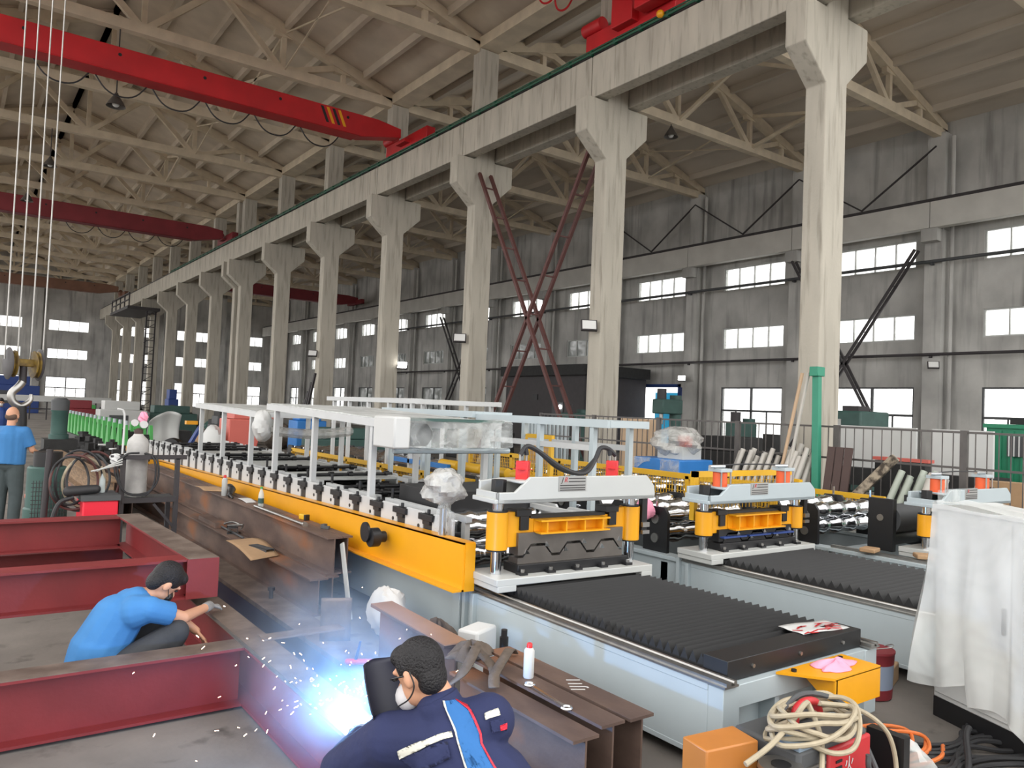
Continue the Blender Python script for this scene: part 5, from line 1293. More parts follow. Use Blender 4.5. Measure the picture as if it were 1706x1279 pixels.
# ================================================================ the welding arc
def arc():
    one(MB().ell(ARCP, .022, .022, .02, 14, 10), 'welding_arc', ARC, 'blinding white welding arc at the red frame joint', 'welding arc', ARCP)
    l = bpy.data.lights.new('arc_light', 'POINT'); l.energy = 26; l.color = (.20, .48, 1.0); l.shadow_soft_size = .03
    o = bpy.data.objects.new('arc_light', l); COL.objects.link(o); o.location = ARCP+V3(0, 0, .05)
    rnd = random.Random(77); b = MB()
    for k in range(170):
        a = rnd.uniform(0, 6.283); r = abs(rnd.gauss(0, .36))+.05; e = rnd.uniform(-.1, 1.1)
        p = ARCP+V3(r*math.cos(a)*.95-.04, r*math.sin(a)*.8, max(-.36, min(.75, .12+r*e*.9-r*r*.5)))
        if p.y < 3.15 and p.x > 1.2: continue
        if p.x > 2.1: continue
        d = (p-ARCP).normalized()*.6+V3(rnd.uniform(-.3, .3), rnd.uniform(-.3, .3), rnd.uniform(-.9, .3)); L = rnd.uniform(.004, .016)
        b.capsule(p, p+d.normalized()*L, rnd.uniform(.0007, .0019), n=6)
    o = b.build('welding_sparks', SPARK, None, origin=ARCP); tag(o, 'spray of glowing sparks flying from the welding arc', 'sparks', None, 'stuff')
    m = bpy.data.materials.new('welding_smoke'); m.use_nodes = True; nt = m.node_tree; N = nt.nodes; L = nt.links; N.remove(N['Principled BSDF'])
    vs = N.new('ShaderNodeVolumeScatter'); vs.inputs['Color'].default_value = (.72, .86, 1, 1); vs.inputs['Anisotropy'].default_value = 0.0
    tc = N.new('ShaderNodeTexCoord'); nz = N.new('ShaderNodeTexNoise'); nz.inputs['Scale'].default_value = 3.2; nz.inputs['Detail'].default_value = 4; nz.inputs['Distortion'].default_value = .6
    ln = N.new('ShaderNodeVectorMath'); ln.operation = 'LENGTH'; mp = N.new('ShaderNodeMapping'); mp.inputs['Scale'].default_value = (1/.62, 1/.85, 1/.62)
    L.new(tc.outputs['Object'], nz.inputs['Vector']); L.new(tc.outputs['Object'], mp.inputs[0]); L.new(mp.outputs[0], ln.inputs[0])
    fr = N.new('ShaderNodeMapRange'); fr.interpolation_type = 'SMOOTHSTEP'; fr.inputs['From Min'].default_value = 0.0; fr.inputs['From Max'].default_value = 1.0; fr.inputs['To Min'].default_value = 1; fr.inputs['To Max'].default_value = 0
    L.new(ln.outputs['Value'], fr.inputs['Value'])
    nr = N.new('ShaderNodeMapRange'); nr.inputs['From Min'].default_value = .36; nr.inputs['From Max'].default_value = .68; nr.inputs['To Min'].default_value = .06; nr.inputs['To Max'].default_value = 1
    L.new(nz.outputs[0], nr.inputs['Value'])
    mu = N.new('ShaderNodeMath'); mu.operation = 'MULTIPLY'; L.new(fr.outputs[0], mu.inputs[0]); L.new(nr.outputs[0], mu.inputs[1])
    m2 = N.new('ShaderNodeMath'); m2.operation = 'MULTIPLY'; m2.inputs[1].default_value = 1.05; L.new(mu.outputs[0], m2.inputs[0]); L.new(m2.outputs[0], vs.inputs['Density'])
    L.new(vs.outputs[0], N['Material Output'].inputs['Volume'])
    c = ARCP+V3(.02, .22, .22)
    o = MB().ell(c, .62, .85, .62, 24, 16).build('welding_smoke', m, None, origin=c); tag(o, 'bluish welding smoke drifting up round the arc', 'smoke', None, 'stuff')
arc()
# ================================================================ cranes
def crane(y, x0, x1, zb, h, wdt, m, label, rail_x, stripes=False, festoon=0, seed=1):
    t = thing('bridge_crane', label, 'crane', ((x0+x1)/2, y, zb))
    b = MB()
    b.prism([(x0, zb), (x1-1.5, zb), (x1-.1, zb+.3), (x1, zb+.3), (x1, zb+h-.12), (x1-.9, zb+h), (x0, zb+h)], (0, y-wdt/2, 0), (1, 0, 0), (0, 0, 1), (0, wdt, 0))
    b.box(x0, x1-1.6, y-wdt/2-.08, y+wdt/2+.08, zb-.02, zb+.02)
    b.build('girder', m, t, bevel=.02)
    for k in range(5):
        x = x1-2-k*2.3
        MB().cyl((x, y-wdt/2-.006, zb+h*.7), (x, y-wdt/2, zb+h*.7), .05, n=10).build('bolt', BLK, t)
    for rx in rail_x:
        c = MB().box(rx-.17, rx+.17, y-1.5, y+1.5, 11.1, 11.5).build('end_truck', m, t, bevel=.02)
        for dy in (-1.15, 1.15): MB().cyl((rx-.06, y+dy, 11.2), (rx+.06, y+dy, 11.2), .15, n=16).build('wheel', DKST, c)
        MB().box(rx-.4, rx+.2, y-.35, y+.35, 11.2, zb+.32).build('truck_bracket', m, c, bevel=.02)
        MB().cyl((rx-.1, y+.95, 11.68), (rx-.1, y+1.6, 11.68), .17, n=14).build('drive_motor', m, c)
    if stripes:
        for k in range(4):
            x = x1-2.75+.2*k
            MB().prism([(0, 0), (.1, 0), (-.12, .5), (-.22, .5)], (x, y-wdt/2-.004, zb+h-.56), (1, 0, 0), (0, 0, 1), (0, .004, 0)).build('warning_stripe', BLK if k % 2 == 0 else YEL, t)
    rnd = random.Random(seed)
    for k in range(festoon):
        x = x1-2-k*1.5
        MB().tube([(x, y+.3, zb+.1), (x-.35, y+.3, zb-.35), (x-.75, y+.3, zb-.48), (x-1.15, y+.3, zb-.35), (x-1.5, y+.3, zb+.1)], .022, 6, 4).build('festoon_cable', CABK, t)
    return t
crane(24.3, -4.2, 12.3, 11.0, .74, .5, CRED, 'bright red overhead crane girder with black and yellow stripes at its end', (12.78,), True, 6)
crane(46.5, -4.2, 12.45, 10.95, .9, .5, CDRED, 'dull dark red overhead crane girder, second one down the hall', (12.78,), False, 4)
crane(80, -4.2, 12.3, 11.2, .9, .5, CBRN, 'brownish overhead crane girder in front of the end wall', (12.78,), False, 0)
crane(66, 14.4, 30, 10.95, .9, .5, CDRED, 'dark red overhead crane girder in the hall on the window side', (14.2, 29.9), False, 0)
t = crane(13.2, -4.2, 12.3, 11.7, 1.0, .6, CRED, 'bright red crane end carriage close overhead on the white runway beam', (12.78,), False, 0)
MB().box(12.2, 12.55, 11.6, 12.6, 11.25, 11.75).build('control_box', CRED, t, bevel=.02)
MB().ell((12.5, 12.05, 11.02), .09, .09, .09).build('yellow_buffer', YEL, t)
for k in range(3): MB().tube([(11.8-.5*k, 14.2, 12.2), (11.6-.5*k, 14.3, 11.75), (11.3-.5*k, 14.3, 11.65), (11.1-.5*k, 14.2, 12.1)], .025, 6, 5).build('red_cable', CRED, t)
# hook block on four ropes
HX, HY = .88, 13.5
t = thing('hook_block', 'yellow twin-sheave hook block with a big steel hook hanging on ropes', 'crane hook', (HX, HY, 2.0))
for sx in (-.15, .15):
    o = MB().lathe([(.05, -.035), (.2, -.035), (.2, -.02), (.17, 0), (.2, .02), (.2, .035), (.05, .035)], (HX+sx, HY, 2.34), 26, (1, .25, 0)).build('sheave', DYEL, t)
    MB().lathe([(.21, -.015), (.24, 0), (.21, .015)], (HX+sx*1.28, HY, 2.34), 24, (1, .25, 0)).build('sheave_guard', DKST, o)
MB().cbox((HX, HY, 2.36), .26, .12, .11, .2).build('cross_head', DYEL, t, bevel=.01)
MB().cyl((HX, HY, 2.06), (HX, HY, 2.32), .05, n=14).build('shank', DKST, t)
pts = [(HX, HY, 2.08), (HX-.05, HY-.01, 2.0), (HX-.13, HY-.02, 1.9), (HX-.11, HY-.02, 1.78), (HX, HY, 1.72), (HX+.11, HY+.02, 1.8), (HX+.12, HY+.02, 1.9)]
MB().tube(pts, lambda q: .055*(1-.6*max(0, q-.6)/.4), 12, 5).build('hook', STL, t)
one(MB().tube([(HX, HY, 1.72), (HX+.02, HY, 1.45), (HX+.0, HY, 1.1), (HX-.02, HY, .9)], .07, 10, 4), 'lifting_sling', BLK, 'black lifting sling hanging from the crane hook', 'sling', (HX, HY, 1.7))
for k, (dx, dy) in enumerate(((-.24, 0), (-.08, .05), (.08, .02), (.24, .05))):
    one(MB().cyl((HX+dx, HY+dy, 2.4), (HX+dx*1.05, HY+dy, 11.7), .011, n=6), 'hoist_rope', STL, ['leftmost', 'second', 'third', 'rightmost'][k]+' of the four steel ropes holding the hook block', 'rope', (HX+dx, HY+dy, 2.4), 'hoist ropes')
# bell lamps
for k, (x, y, z, lb) in enumerate(((3.7, 26.42, 10.82, 'grey bell lamp under the roof just below the bright red crane'), (3.0, 38.4, 11.6, 'grey bell lamp below the second roof truss on the rope side'), (2.6, 44.42, 11.2, 'small grey bell lamp above the dark red crane'), (22.0, 20.42, 12.75, 'grey bell lamp on the truss between the two nearest columns'), (23.2, 8.42, 11.55, 'grey bell lamp at the roof edge beyond the nearest column'))):
    t = thing('bell_lamp', lb, 'lamp', (x, y, z), 'bell lamps')
    MB().lathe([(.05, .42), (.06, .38), (.08, .34), (.22, .12), (.28, .0), (.27, .0), (.2, .12), (.05, .3)], (x, y, z), 20).build('shade', LAMPS, t)
    MB().ell((x, y, z+.08), .11, .11, .1).build('bulb', LEDP, t); MB().cyl((x, y, z+.4), (x, y, 13.35), .02, n=6).build('stem', DKST, t)
# flood lights on the columns
def flood(x, y, z, rz, lit, label, drop=0):
    t = thing('flood_light', label, 'floodlight', (x, y, z), 'flood lights')
    R = Matrix.Translation((x, y, z)) @ Matrix.Rotation(rz, 4, 'Z') @ Matrix.Rotation(math.radians(-25), 4, 'X')
    MB().box(-.2, .2, 0, .08, -.15, .15).move(R).build('housing', DKST, t, bevel=.01)
    MB().box(-.17, .17, -.01, .0, -.12, .12).move(R).build('panel', LAMPON if lit else LEDP, t)
    MB().bar((x, y, z), Vector((x, y, z))+Vector((.18*math.cos(rz+1.57), .18*math.sin(rz+1.57), -.1)), .04, .04).build('bracket', DKST, t)
flood(12.72, 14.3, 4.15, -.6, False, 'white faced flood light on the second column from the wrapped cabinet')
flood(12.72, 20.3, 4.15, -.6, False, 'white faced flood light on the third column, left of the red brace')
flood(12.72, 32.3, 4.1, -.6, False, 'small white faced flood light on a far column above the white canopy')
flood(13.82, 26.05, 3.5, -.7, True, 'glowing flood light shining between two columns far back')
flood(29.95, 26.5, 3.95, -.9, True, 'glowing flood light by the cyan side door')
flood(30.1, 14.2, 4.35, -1.0, False, 'flat grey flood light on the wall column over the white boards')
# lattice braces between columns
def brace(x, p, q, m, label, grp, n=9, gap=.42, w=.09):
    t = thing('cross_brace', label, 'brace', (x, p[0], p[1]), grp)
    for dx in (0, gap): MB().bar((x+dx, p[0], p[1]), (x+dx, q[0], q[1]), w, w, (1, 0, 0)).build('bar', m, t)
    for i in range(n):
        k = (i+.5)/n; y = p[0]+(q[0]-p[0])*k; z = p[1]+(q[1]-p[1])*k
        MB().bar((x, y, z), (x+gap, y, z), .04, .04).build('rung', m, t)
brace(13.1, (20.15, 9.35), (14.75, .1), BRRED, 'dull red ladder brace falling from the third column to the foot of the second', 'column braces')
brace(13.1, (14.7, 9.3), (19.9, .1), BRRED, 'dull red ladder brace falling from the second column to the foot of the third', 'column braces')
brace(29.6, (14.75, 8.75), (19.95, .9), DKST, 'dark ladder brace from the top of the wall column by the nearest column', 'wall braces', 9, .3)
brace(29.6, (20.1, 9.0), (15.2, .03), DKST, 'dark ladder brace crossing the other one before the window with the green tank', 'wall braces', 9, .3)
brace(29.6, (44.7, 8.75), (49.9, .9), DKST, 'far dark brace on the wall behind the fourth column', 'wall braces', 7, .3)
brace(29.6, (50.1, 8.75), (44.9, .9), DKST, 'far dark brace crossing another on the wall behind the fourth column', 'wall braces', 7, .3)
for k in range(4):
    one(MB().bar((12.5, 32.8+.35*k, 0), (12.62, 31.6+.35*k, 3.2-.4*k), .09, .09), 'steel_bar', DKST, ['tallest', 'second tallest', 'third tallest', 'shortest'][k]+' dark bar leaning on the fifth column', 'steel bar', (12.5, 32.5, 0), 'bars leaning on a column')
# ladder and platform far down the row
t = thing('access_ladder', 'dark steel ladder rising to the crane platform far down the columns', 'ladder', (12.0, 64.5, 0))
for dx in (0, .7): MB().bar((11.9+dx, 64.5, 0), (12.1+dx*.9, 65.0, 8.6), .1, .1).build('stringer', DKST, t)
for i in range(16): MB().bar((11.9+.012*i, 64.5+.03*i, .5+.52*i), (12.6+.012*i, 64.5+.03*i, .5+.52*i), .05, .05).build('rung', DKST, t)
for i in range(8): MB().bar((11.9, 64.6, 1+i), (12.6, 64.6, 1.5+i), .04, .04).build('lattice_bar', DKST, t)
t = thing('crane_platform', 'dark railed platform below the runway beam at the ladder top', 'platform', (12, 67, 8.5))
MB().box(10.6, 12.9, 64.3, 72, 8.5, 8.72).build('deck', DKST, t)
for x in (10.7, ): 
    for z in (9.2, 9.7): MB().box(x-.04, x+.04, 64.3, 72, z-.04, z+.04).build('handrail', DKST, t)
    for i in range(5): MB().box(x-.04, x+.04, 64.3+1.9*i, 64.4+1.9*i, 8.7, 9.7).build('post', DKST, t)
# ================================================================ fence and what leans on it
def fence(y0, L, n, label):
    t = thing('fence_panel', label, 'fence', (12, y0, 0), 'steel bar fence')
    for y in (y0, y0+L-.05): MB().box(11.97, 12.03, y, y+.05, 0, 1.93).build('post', FENCE, t)
    for z in (.2, 1.38, 1.9): MB().box(11.985, 12.015, y0+.05, y0+L-.05, z-.016, z+.016).build('rail', FENCE, t)
    b = MB()
    for i in range(1, n): b.cyl((12, y0+L*i/n, .2), (12, y0+L*i/n, 1.89), .009, n=6)
    b.build('bars', FENCE, t)
for k in range(7): fence(1.2+2*k, 2.0, 13, ['grey bar fence panel at the outer end beside the brown carton stack', 'grey bar fence panel behind the stacked pale pipes', 'grey bar fence panel before the white boards', 'grey bar fence panel behind the brown boards and the green post', 'grey bar fence panel behind the tall leaning pipes', 'grey bar fence panel behind the blue wrapped machine', 'grey bar fence panel behind the canopy frame'][k])
t = thing('green_post', 'tall green steel post leaning against the nearest column', 'post', (11.8, 7.4, 0))
MB().bar((11.7, 7.35, .0), (11.85, 7.5, 2.75), .12, .1).build('post', GPOST, t, bevel=.005); MB().cbox((11.85, 7.5, 2.82), .22, .16, .16).build('head', GPOST, t, bevel=.01)
for k, (m, lb) in enumerate(((TANP, 'tall thin orange-brown pipe leaning by the green post'), (PVC, 'tall thin white pipe leaning by the green post'))):
    one(MB().cyl((11.5, 8.14-.16*k, 0), (11.85, 7.78-.12*k, 2.8), .03, n=8), 'leaning_pipe', m, lb, 'pipe', (11.5, 8, 0))
rnd = random.Random(9)
def bunch(y0, y1, n, z0, z1, r, m, label, grp, lean=.25, x=11.6):
    first = None
    for i in range(n):
        y = y0+(y1-y0)*(i+.5)/n; h = rnd.uniform(z0, z1); dx = -.05-(2*r+.05)*(i % 2)
        b = MB().cyl((x-.2+dx, y, 0), (x-.2+dx+.36*h, y-lean*.55*h, h), r, n=12)
        one(b, 'pale_pipe', m, label, 'pipe', (x, y, 0), grp)
bunch(8.85, 9.25, 3, 1.35, 1.55, .045, PVC, 'white pipe in the tallest bundle leaning on the fence', 'tallest leaning pipes')
bunch(8.2, 8.9, 10, 1.2, 1.5, .042, PVC, 'white pipe in the short bundle before the dark scrap', 'short leaning pipes')
bunch(7.72, 8.08, 8, 1.3, 1.6, .045, PVC, 'white pipe in the bundle between the tall pipes and the green post', 'pipes at the green post')
bunch(5.75, 6.25, 6, 1.15, 1.35, .05, PVCG, 'greenish square pipe leaning beside the worn timber', 'greenish leaning pipes', .4)
bunch(4.9, 5.65, 9, .95, 1.3, .07, PVC, 'thick white pipe in the bundle behind the wrapped press', 'thick white pipes', .3, 11.3)
for k in range(3): one(MB().bar((11.55, 7.18-.15*k, 0), (11.8, 7.16-.15*k, 1.57), .13, .03, (1, 0, 0)), 'brown_board', BRN, ['dark brown board nearest the green post', 'middle dark brown board beside the green post', 'dark brown board farthest from the green post'][k], 'board', (11.55, 7.1, 0), 'dark brown boards')
one(MB().bar((11.25, 7.2, .05), (11.6, 6.0, 1.48), .16, .13), 'worn_timber', GRIME, 'worn paint-spattered timber leaning across the fence', 'timber', (11.25, 7.2, 0), bevel=.01)
one(MB().cbox((12.4, 6.3, 1.42), .2, .9, .05), 'salmon_board', SALMON, 'small salmon board lying beyond the fence over the worn timber', 'board', (12.4, 6.3, 1.4))
t = thing('support_stand', 'dark stand under the salmon board beyond the fence', 'stand', (12.4, 6.3, 0)); MB().box(12.3, 12.5, 5.9, 6.7, 0, 1.39).build('stand_body', DARK, t)
# white boards on a dark machine bed
t = thing('steel_table', 'dark machine bed carrying the white boards beyond the fence', 'table', (15, 7.5, 0))
MB().box(14.7, 15.5, 5.9, 9.2, .75, 1.1).build('table_top', DARK, t)
for y in (6.1, 7.6, 9.0): MB().box(14.8, 15.4, y-.1, y+.1, 0, .75).build('leg', DARK, t)
for k, (a, c, lb) in enumerate(((7.35, 9.15, 'large white board standing beyond the fence beside the nearest column'), (6.0, 7.05, 'white board standing beyond the fence beside the green container'))):
    one(MB().box(14.95, 15.02, a, c, 1.1, 1.93), 'white_board', WHITE, lb, 'board', (15, a, 1.1), 'white boards')
# green container
t = thing('green_container', 'green steel container with a small barred window', 'container', (18, 5, 0))
b = MB(); b.box(17, 19, 1.5, 6.95, .1, 2.0)
for k in range(24): b.box(16.97, 17.0, 1.6+.22*k, 1.7+.22*k, .15, 1.95)
b.build('container_body', GRN2, t); MB().box(16.95, 19.05, 1.45, 7.0, 2.0, 2.08).build('roof_edge', GRN2, t)
wdw = MB().box(16.94, 16.99, 6.2, 6.55, 1.45, 1.85).build('barred_window', DGREY, t)
b = MB()
for k in range(4): b.box(16.92, 16.94, 6.23+.09*k, 6.25+.09*k, 1.45, 1.85)
b.build('bars', FOAM, wdw)
one(MB().box(16.2, 16.8, 3.6, 4.5, 0, 1.5), 'carton_stack', CARD, 'brown carton stack before the green container', 'cartons', (16.5, 4, 0), bevel=.02)
one(MB().box(17.2, 18.6, 5, 6.6, 2.085, 2.2), 'flat_sheet', DARK, 'dark flat sheet lying on the green container roof', 'sheet', (18, 6, 2.085))
one(MB().cbox((12.6, 4.9, 1.0), .3, .5, .4, .3), 'loose_carton', CARD, 'loose brown carton beyond the fence behind the thick pipes', 'carton', (12.6, 4.9, .8))
one(MB().box(12.35, 12.9, 4.5, 5.3, 0, .8), 'low_bench', DARK, 'dark low bench under the loose carton', 'bench', (12.6, 4.9, 0))
# blue wrapped machine
t = thing('wrapped_machine', 'blue machine base with a film wrapped top before the fence', 'machine', (10.8, 9.7, 0))
MB().box(10.35, 11.25, 9.15, 10.25, .1, 1.2).build('base', BLUE, t, bevel=.02)
b = MB().cyl((10.9, 9.5, 1.2), (10.9, 9.5, 1.6), .12, n=14); b.box(10.8, 10.95, 9.45, 9.6, 1.5, 1.62); b.build('inner_parts', SALMON, t); MB().box(10.6, 11.1, 9.3, 9.9, 1.2, 1.42).build('inner_frame', GREY2, t)
crumple((10.85, 9.65, 1.5), .36, 71, 40, 18, amp=.16, sq=(1.25, 1.3, .78)).build('film_top', FILMT, t)
MB().grid(lambda u, v: Vector((10.34-.02*math.sin(9*u), 9.15+1.1*u, 1.2-.35*v*(.6+.4*math.sin(7*u)))), 20, 8).build('film_skirt', FILMC, t)
# machine tools by the wall
def drill(x, y, h, label):
    t = thing('drill_press', label, 'machine tool', (x, y, 0), 'dark green machine tools')
    MB().box(x-.6, x+.6, y-.5, y+.5, 0, .25).build('base', TEAL, t); MB().cyl((x+.3, y, .25), (x+.3, y, h-.2), .2, n=16).build('column', TEAL, t)
    MB().box(x-.6, x+.4, y-.25, y+.25, h-.85, h-.35).build('arm', TEAL, t, bevel=.04); MB().cyl((x-.4, y, h-.4), (x-.4, y, h), .16, n=14).build('motor', DKST, t)
    MB().cyl((x-.4, y, h-1.2), (x-.4, y, h-.85), .07, n=12).build('spindle', STL, t); MB().box(x-.6, x+.1, y-.35, y+.35, .9, 1.05).build('table', TEAL, t)
drill(20, 18.2, 2.9, 'dark green drill press before the cyan door')
drill(21, 15.9, 2.2, 'lower dark green drill press near the pipe on the wall')
drill(19.5, 22.5, 2.3, 'dark drill press partly behind the second column')
t = thing('green_tank', 'dark green tank machine before the crossed wall braces', 'machine', (22, 12.6, 0)); MB().box(21.2, 22.8, 12.0, 13.4, 0, 2.35).build('tank_body', TEAL, t, bevel=.06); MB().box(21.6, 22.2, 12.3, 12.8, 2.35, 2.5).build('hatch', DKST, t); MB().box(21.17, 21.2, 12.6, 12.9, 1.9, 2.1).build('plate', GREY2, t)
# scrap pile
rnd = random.Random(14); b = MB()
for k in range(70):
    c = Vector((14.6+rnd.gauss(0, .3), 10.3+rnd.gauss(0, .5), 0)); c.z = max(.1, 1.5-1.1*abs(c.y-10.3)-1.2*abs(c.x-14.6))*rnd.uniform(.3, 1)
    b.cbox(c, rnd.uniform(.15, .4), rnd.uniform(.15, .4), rnd.uniform(.1, .4), rnd.uniform(0, 3))
tag(b.build('scrap_heap', DARK, None, origin=(14.6, 10.3, 0)), 'dark heap of scrap parts beyond the fence under the window', 'scrap', None, 'stuff')
for k in range(4): one(MB().box(12.5, 12.54, 11.75+.28*k, 12.0+.28*k, .0, 1.88), 'tan_panel', TANP, ['tan panel nearest the blue wrapped machine', 'second tan panel from the blue wrapped machine', 'third tan panel from the blue wrapped machine', 'tan panel farthest from the blue wrapped machine'][k], 'panel', (12.5, 11.9+.28*k, 0), 'tan panels behind the fence')
for k in range(12): one(MB().cyl((12.9+.05*(k % 2), 15.2+.16*k, 0), (12.9, 15.2+.16*k, 1.75), .06, n=8), 'grey_tube', GREY, 'grey upright tube in the row behind the canopy frame', 'tube', (12.9, 15.2+.16*k, 0), 'grey upright tubes')
# booth
t = thing('dark_booth', 'dark grey site booth beyond the red crossed braces', 'booth', (28, 32.8, 0))
MB().box(26, 30.4, 29.4, 36.2, 0, 3.9).build('booth_walls', DKST, t); MB().box(25.7, 30.4, 29.1, 36.4, 3.9, 4.45).build('booth_roof', DARK, t)
MB().box(25.95, 26, 31.0, 31.9, 0.1, 2.5).build('doorway', DGREY, t); MB().cyl((25.9, 31.2, 2.25), (25.95, 31.2, 2.25), .1, n=12).build('lamp', LAMPON, t)
MB().box(25.95, 26, 33.2, 33.6, 2.6, 2.9).build('vent_box', BLK, t)
# ================================================================ far left clutter
g = thing('forming_line', 'green roll forming machine far behind the gas cylinder', 'roll forming machine', (4.5, 30, 0))
b = MB().box(3.95, 4.85, 23.5, 37, .0, .35); b.build('base_frame', BLK, g)
for i in range(14):
    y = 24+.95*i
    for x in (4.05, 4.7): MB().prism([(-.3, 0), (.3, 0), (.12, .62), (.06, .75), (-.06, .75), (-.12, .62)], (x, y, .35), (0, 1, 0), (0, 0, 1), (.08, 0, 0)).build('stand', GRN, g)
    MB().cyl((4.1, y, .75), (4.75, y, .75), .09, n=10).build('roller', DARK, g)
    MB().cyl((4.1, y, 1.1), (4.1, y, 1.22), .05, n=8).build('screw_knob', GREY, g)
t = thing('green_motor', 'upright teal motor standing on a dark block behind the hose coils', 'motor', (2.05, 20, 0))
MB().box(1.75, 2.4, 19.7, 20.4, 0, .9).build('block', DARK, t); MB().lathe([(.2, .9), (.2, 1.0), (.165, 1.02), (.165, 1.5), (.18, 1.52), (.18, 1.75), (.1, 1.8)], (2.05, 20, 0), 20).build('motor_body', TEAL, t)
MB().lathe([(.182, 1.54), (.186, 1.76), (.11, 1.82)], (2.05, 20, 0), 20).build('fan_cowl', DGREY, t)
rnd = random.Random(31); b = MB()
for k in range(260):
    y = rnd.uniform(15.8, 24); x = max(2.7, min(3.1, 2.95+rnd.gauss(0, .17))); z = rnd.uniform(0, .95)*max(.1, 1-abs(x-2.95)*1.3)
    b.cbox((x, y, z), rnd.uniform(.06, .2), rnd.uniform(.06, .2), rnd.uniform(.05, .16), rnd.uniform(0, 3))
tag(b.build('dark_parts_heap', DARK, None, origin=(2.95, 19, 0)), 'long heap of dark greasy parts between the brown beams and the green machine', 'parts heap', None, 'stuff')
for k in range(3): one(MB().cbox((2.95, 19.6-1.5*k, .8), .3, .14, .03, .5*k), 'white_scrap', FOAM, ['white paper scrap on the dark parts nearest the teal motor', 'white paper scrap in the middle of the dark parts', 'white paper scrap on the dark parts nearest the hose rack'][k], 'paper', (2.6, 17, .95))
t = thing('salmon_machine', 'salmon red slanted machine housing behind the white canopies', 'machine', (6, 20, 0))
MB().prism([(5.75, 0), (6.3, 0), (6.65, 1.45), (5.75, 1.45)], (0, 19.9, 0), (1, 0, 0), (0, 0, 1), (0, .9, 0)).build('housing', SALMON, t, bevel=.03); MB().box(5.85, 6.1, 19.86, 19.9, .4, .8).build('opening', DARK, t); MB().box(5.9, 6.9, 20, 20.8, 1.46, 1.6).build('top_plate', SALMON, t)
one(crumple((5.45, 20.2, .66), .52, 90, amp=.12, sq=(.55, .8, 1.2)), 'wrapped_crate', WHITE, 'white film wrapped crate beside the salmon machine', 'crate', (5.45, 20.2, 0))
def drape(u, v): return Vector((4.9+.9*u, 25+.3*math.sin(3*v)+.05*math.sin(12*u), .35+1.15*v*(.55+.45*math.sin(1.8*u+.4))))
one(MB().grid(drape, 16, 12), 'draped_cover', WHITE, 'white sheet draped over a machine behind the gas cylinder', 'cover', (5.3, 25, .35), solid=.01)
one(MB().box(5.55, 6.2, 25.35, 26.2, 0, .9), 'covered_machine', DARK, 'dark machine under the white draped sheet', 'machine', (5.9, 25.8, 0))
one(MB().lathe([(.1, -.1), (.4, -.1), (.42, 0), (.4, .1), (.1, .1)], (5.0, 22.3, .42), 24, (1, .6, 0)), 'cable_reel', BLK, 'big black reel standing behind the forming line', 'reel', (5, 22.3, .3))
t = thing('pallet_truck', 'blue hand truck with a yellow part beside the black reel', 'hand truck', (5.5, 22.6, 0)); MB().bar((5.2, 22.4, .2), (5.75, 22.6, 1.15), .12, .08).build('frame', DBLUE, t); MB().box(5.3, 5.7, 22.4, 22.9, .05, .3).build('base', DBLUE, t); MB().box(5.35, 5.65, 22.5, 22.7, 1.2, 1.3).build('yellow_part', YEL, t)
one(MB().box(5.75, 6.3, 22.6, 23.1, 0, .95), 'brown_crate', CARD, 'brown crate between the blue hand truck and the salmon machine', 'crate', (6, 22.8, 0), bevel=.02)
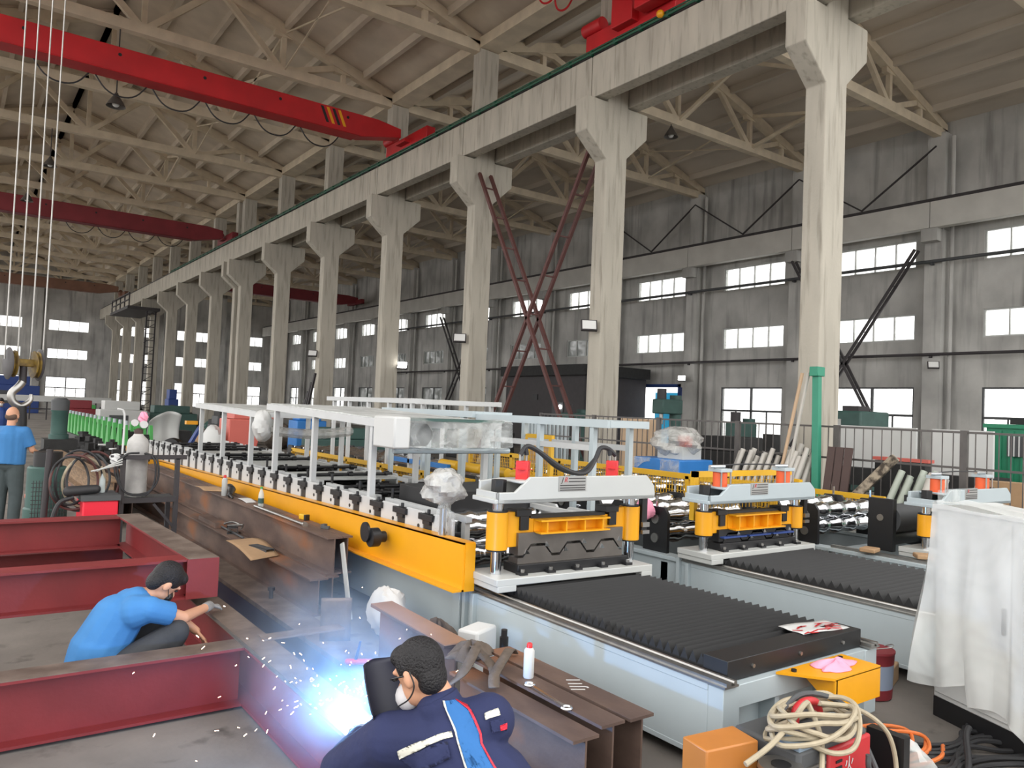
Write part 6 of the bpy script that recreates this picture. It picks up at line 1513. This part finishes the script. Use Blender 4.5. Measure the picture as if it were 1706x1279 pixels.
for k, (x, y, wx, wy, z0, z1, m, lb, nm) in enumerate((
    (6.6, 40, 2.0, 1.2, 0, 1.65, WHITE, 'long pale grey machine cabinet far behind the gas cylinder', 'machine_cabinet'),
    (5.0, 42, 1.6, 1.2, 0, 1.6, CDRED, 'dark red machine far behind the green stands', 'red_machine'),
    (5.6, 45, 1.6, 1.0, 0, 1.35, GRN, 'bright green cabinet far behind the teal motor', 'green_cabinet'),
    (4.0, 81, 5.0, 3.0, 0, 3.2, DBLUE, 'dark blue container before the end wall under the hook', 'blue_container'),
    (11.4, 52, .6, 1.0, 0, 2.4, DBLUE, 'blue cabinet far back between two columns', 'blue_cabinet'),
    (10.0, 34, 1.8, 1.2, 0, 1.4, DARK, 'dark machine at the foot of the fifth column', 'dark_machine'),
    (9.0, 41, 2.2, 1.2, 0, 1.5, TEAL, 'dark green machine at the foot of the sixth column', 'dark_green_machine'),
    (8.6, 30, 1.2, 1.0, 0, 1.3, DGREY, 'grey machine behind the salmon housing', 'grey_machine'),
    (9.5, 21, 2.4, 1.2, 0, 1.25, TEAL, 'dark green machine beyond the canopies', 'long_green_machine'),
    (9.6, 24.5, 1.0, .8, 0, 1.8, BLUE, 'blue machine case beyond the tall white canopy frame', 'blue_case'),
    (17.5, 26, 2.4, 1.4, 0, 1.4, DARK, 'dark machine beyond the fence before the booth', 'dark_lathe'),
    (18.0, 31, 2.0, 1.4, 0, 1.5, TEAL, 'dark green machine between the third column and the booth', 'green_lathe'),
    (17.0, 13.2, 1.6, 1.4, 0, 1.5, DARK, 'dark machine beside the scrap heap under the window', 'dark_press'))):
    t = thing(nm, lb, 'machine' if 'container' not in nm else 'container', (x, y, 0))
    MB().box(x-wx/2, x+wx/2, y-wy/2, y+wy/2, z0, z1*.75).build('body', m, t, bevel=.03)
    MB().box(x-wx*.4, x+wx*.35, y-wy*.4, y+wy*.4, z1*.75, z1).build('upper_body', m, t, bevel=.03)
    MB().box(x-wx*.3, x+wx*.1, y-wy/2-.02, y-wy/2, z1*.25, z1*.6).build('panel', DGREY, t)
t = thing('white_barrier', 'long white rail barrier across the far end of the hall', 'barrier', (5, 62, 0))
MB().box(1.5, 9.5, 61.9, 62.1, 1.25, 1.65).build('board', WHITE, t)
for k in range(9): MB().box(1.5+k, 1.58+k, 61.95, 62.05, 0, 1.25).build('post', DKST, t)
MB().box(1.5, 9.5, 61.96, 62.04, .7, .78).build('rail', DKST, t)
for k in range(10):
    y = 26+5*k
    x = 11.8-(k % 3)*.9
    one(crumple((x, y, .55), .62, 200+k, amp=.22, sq=(1, 1.2, .9)), 'covered_heap', (DARK, PURP, TEAL, DARK)[k % 4], 'dark covered heap at the foot of the column row, '+ORD[k]+' going back', 'heap', (x, y, 0), 'heaps along the columns')
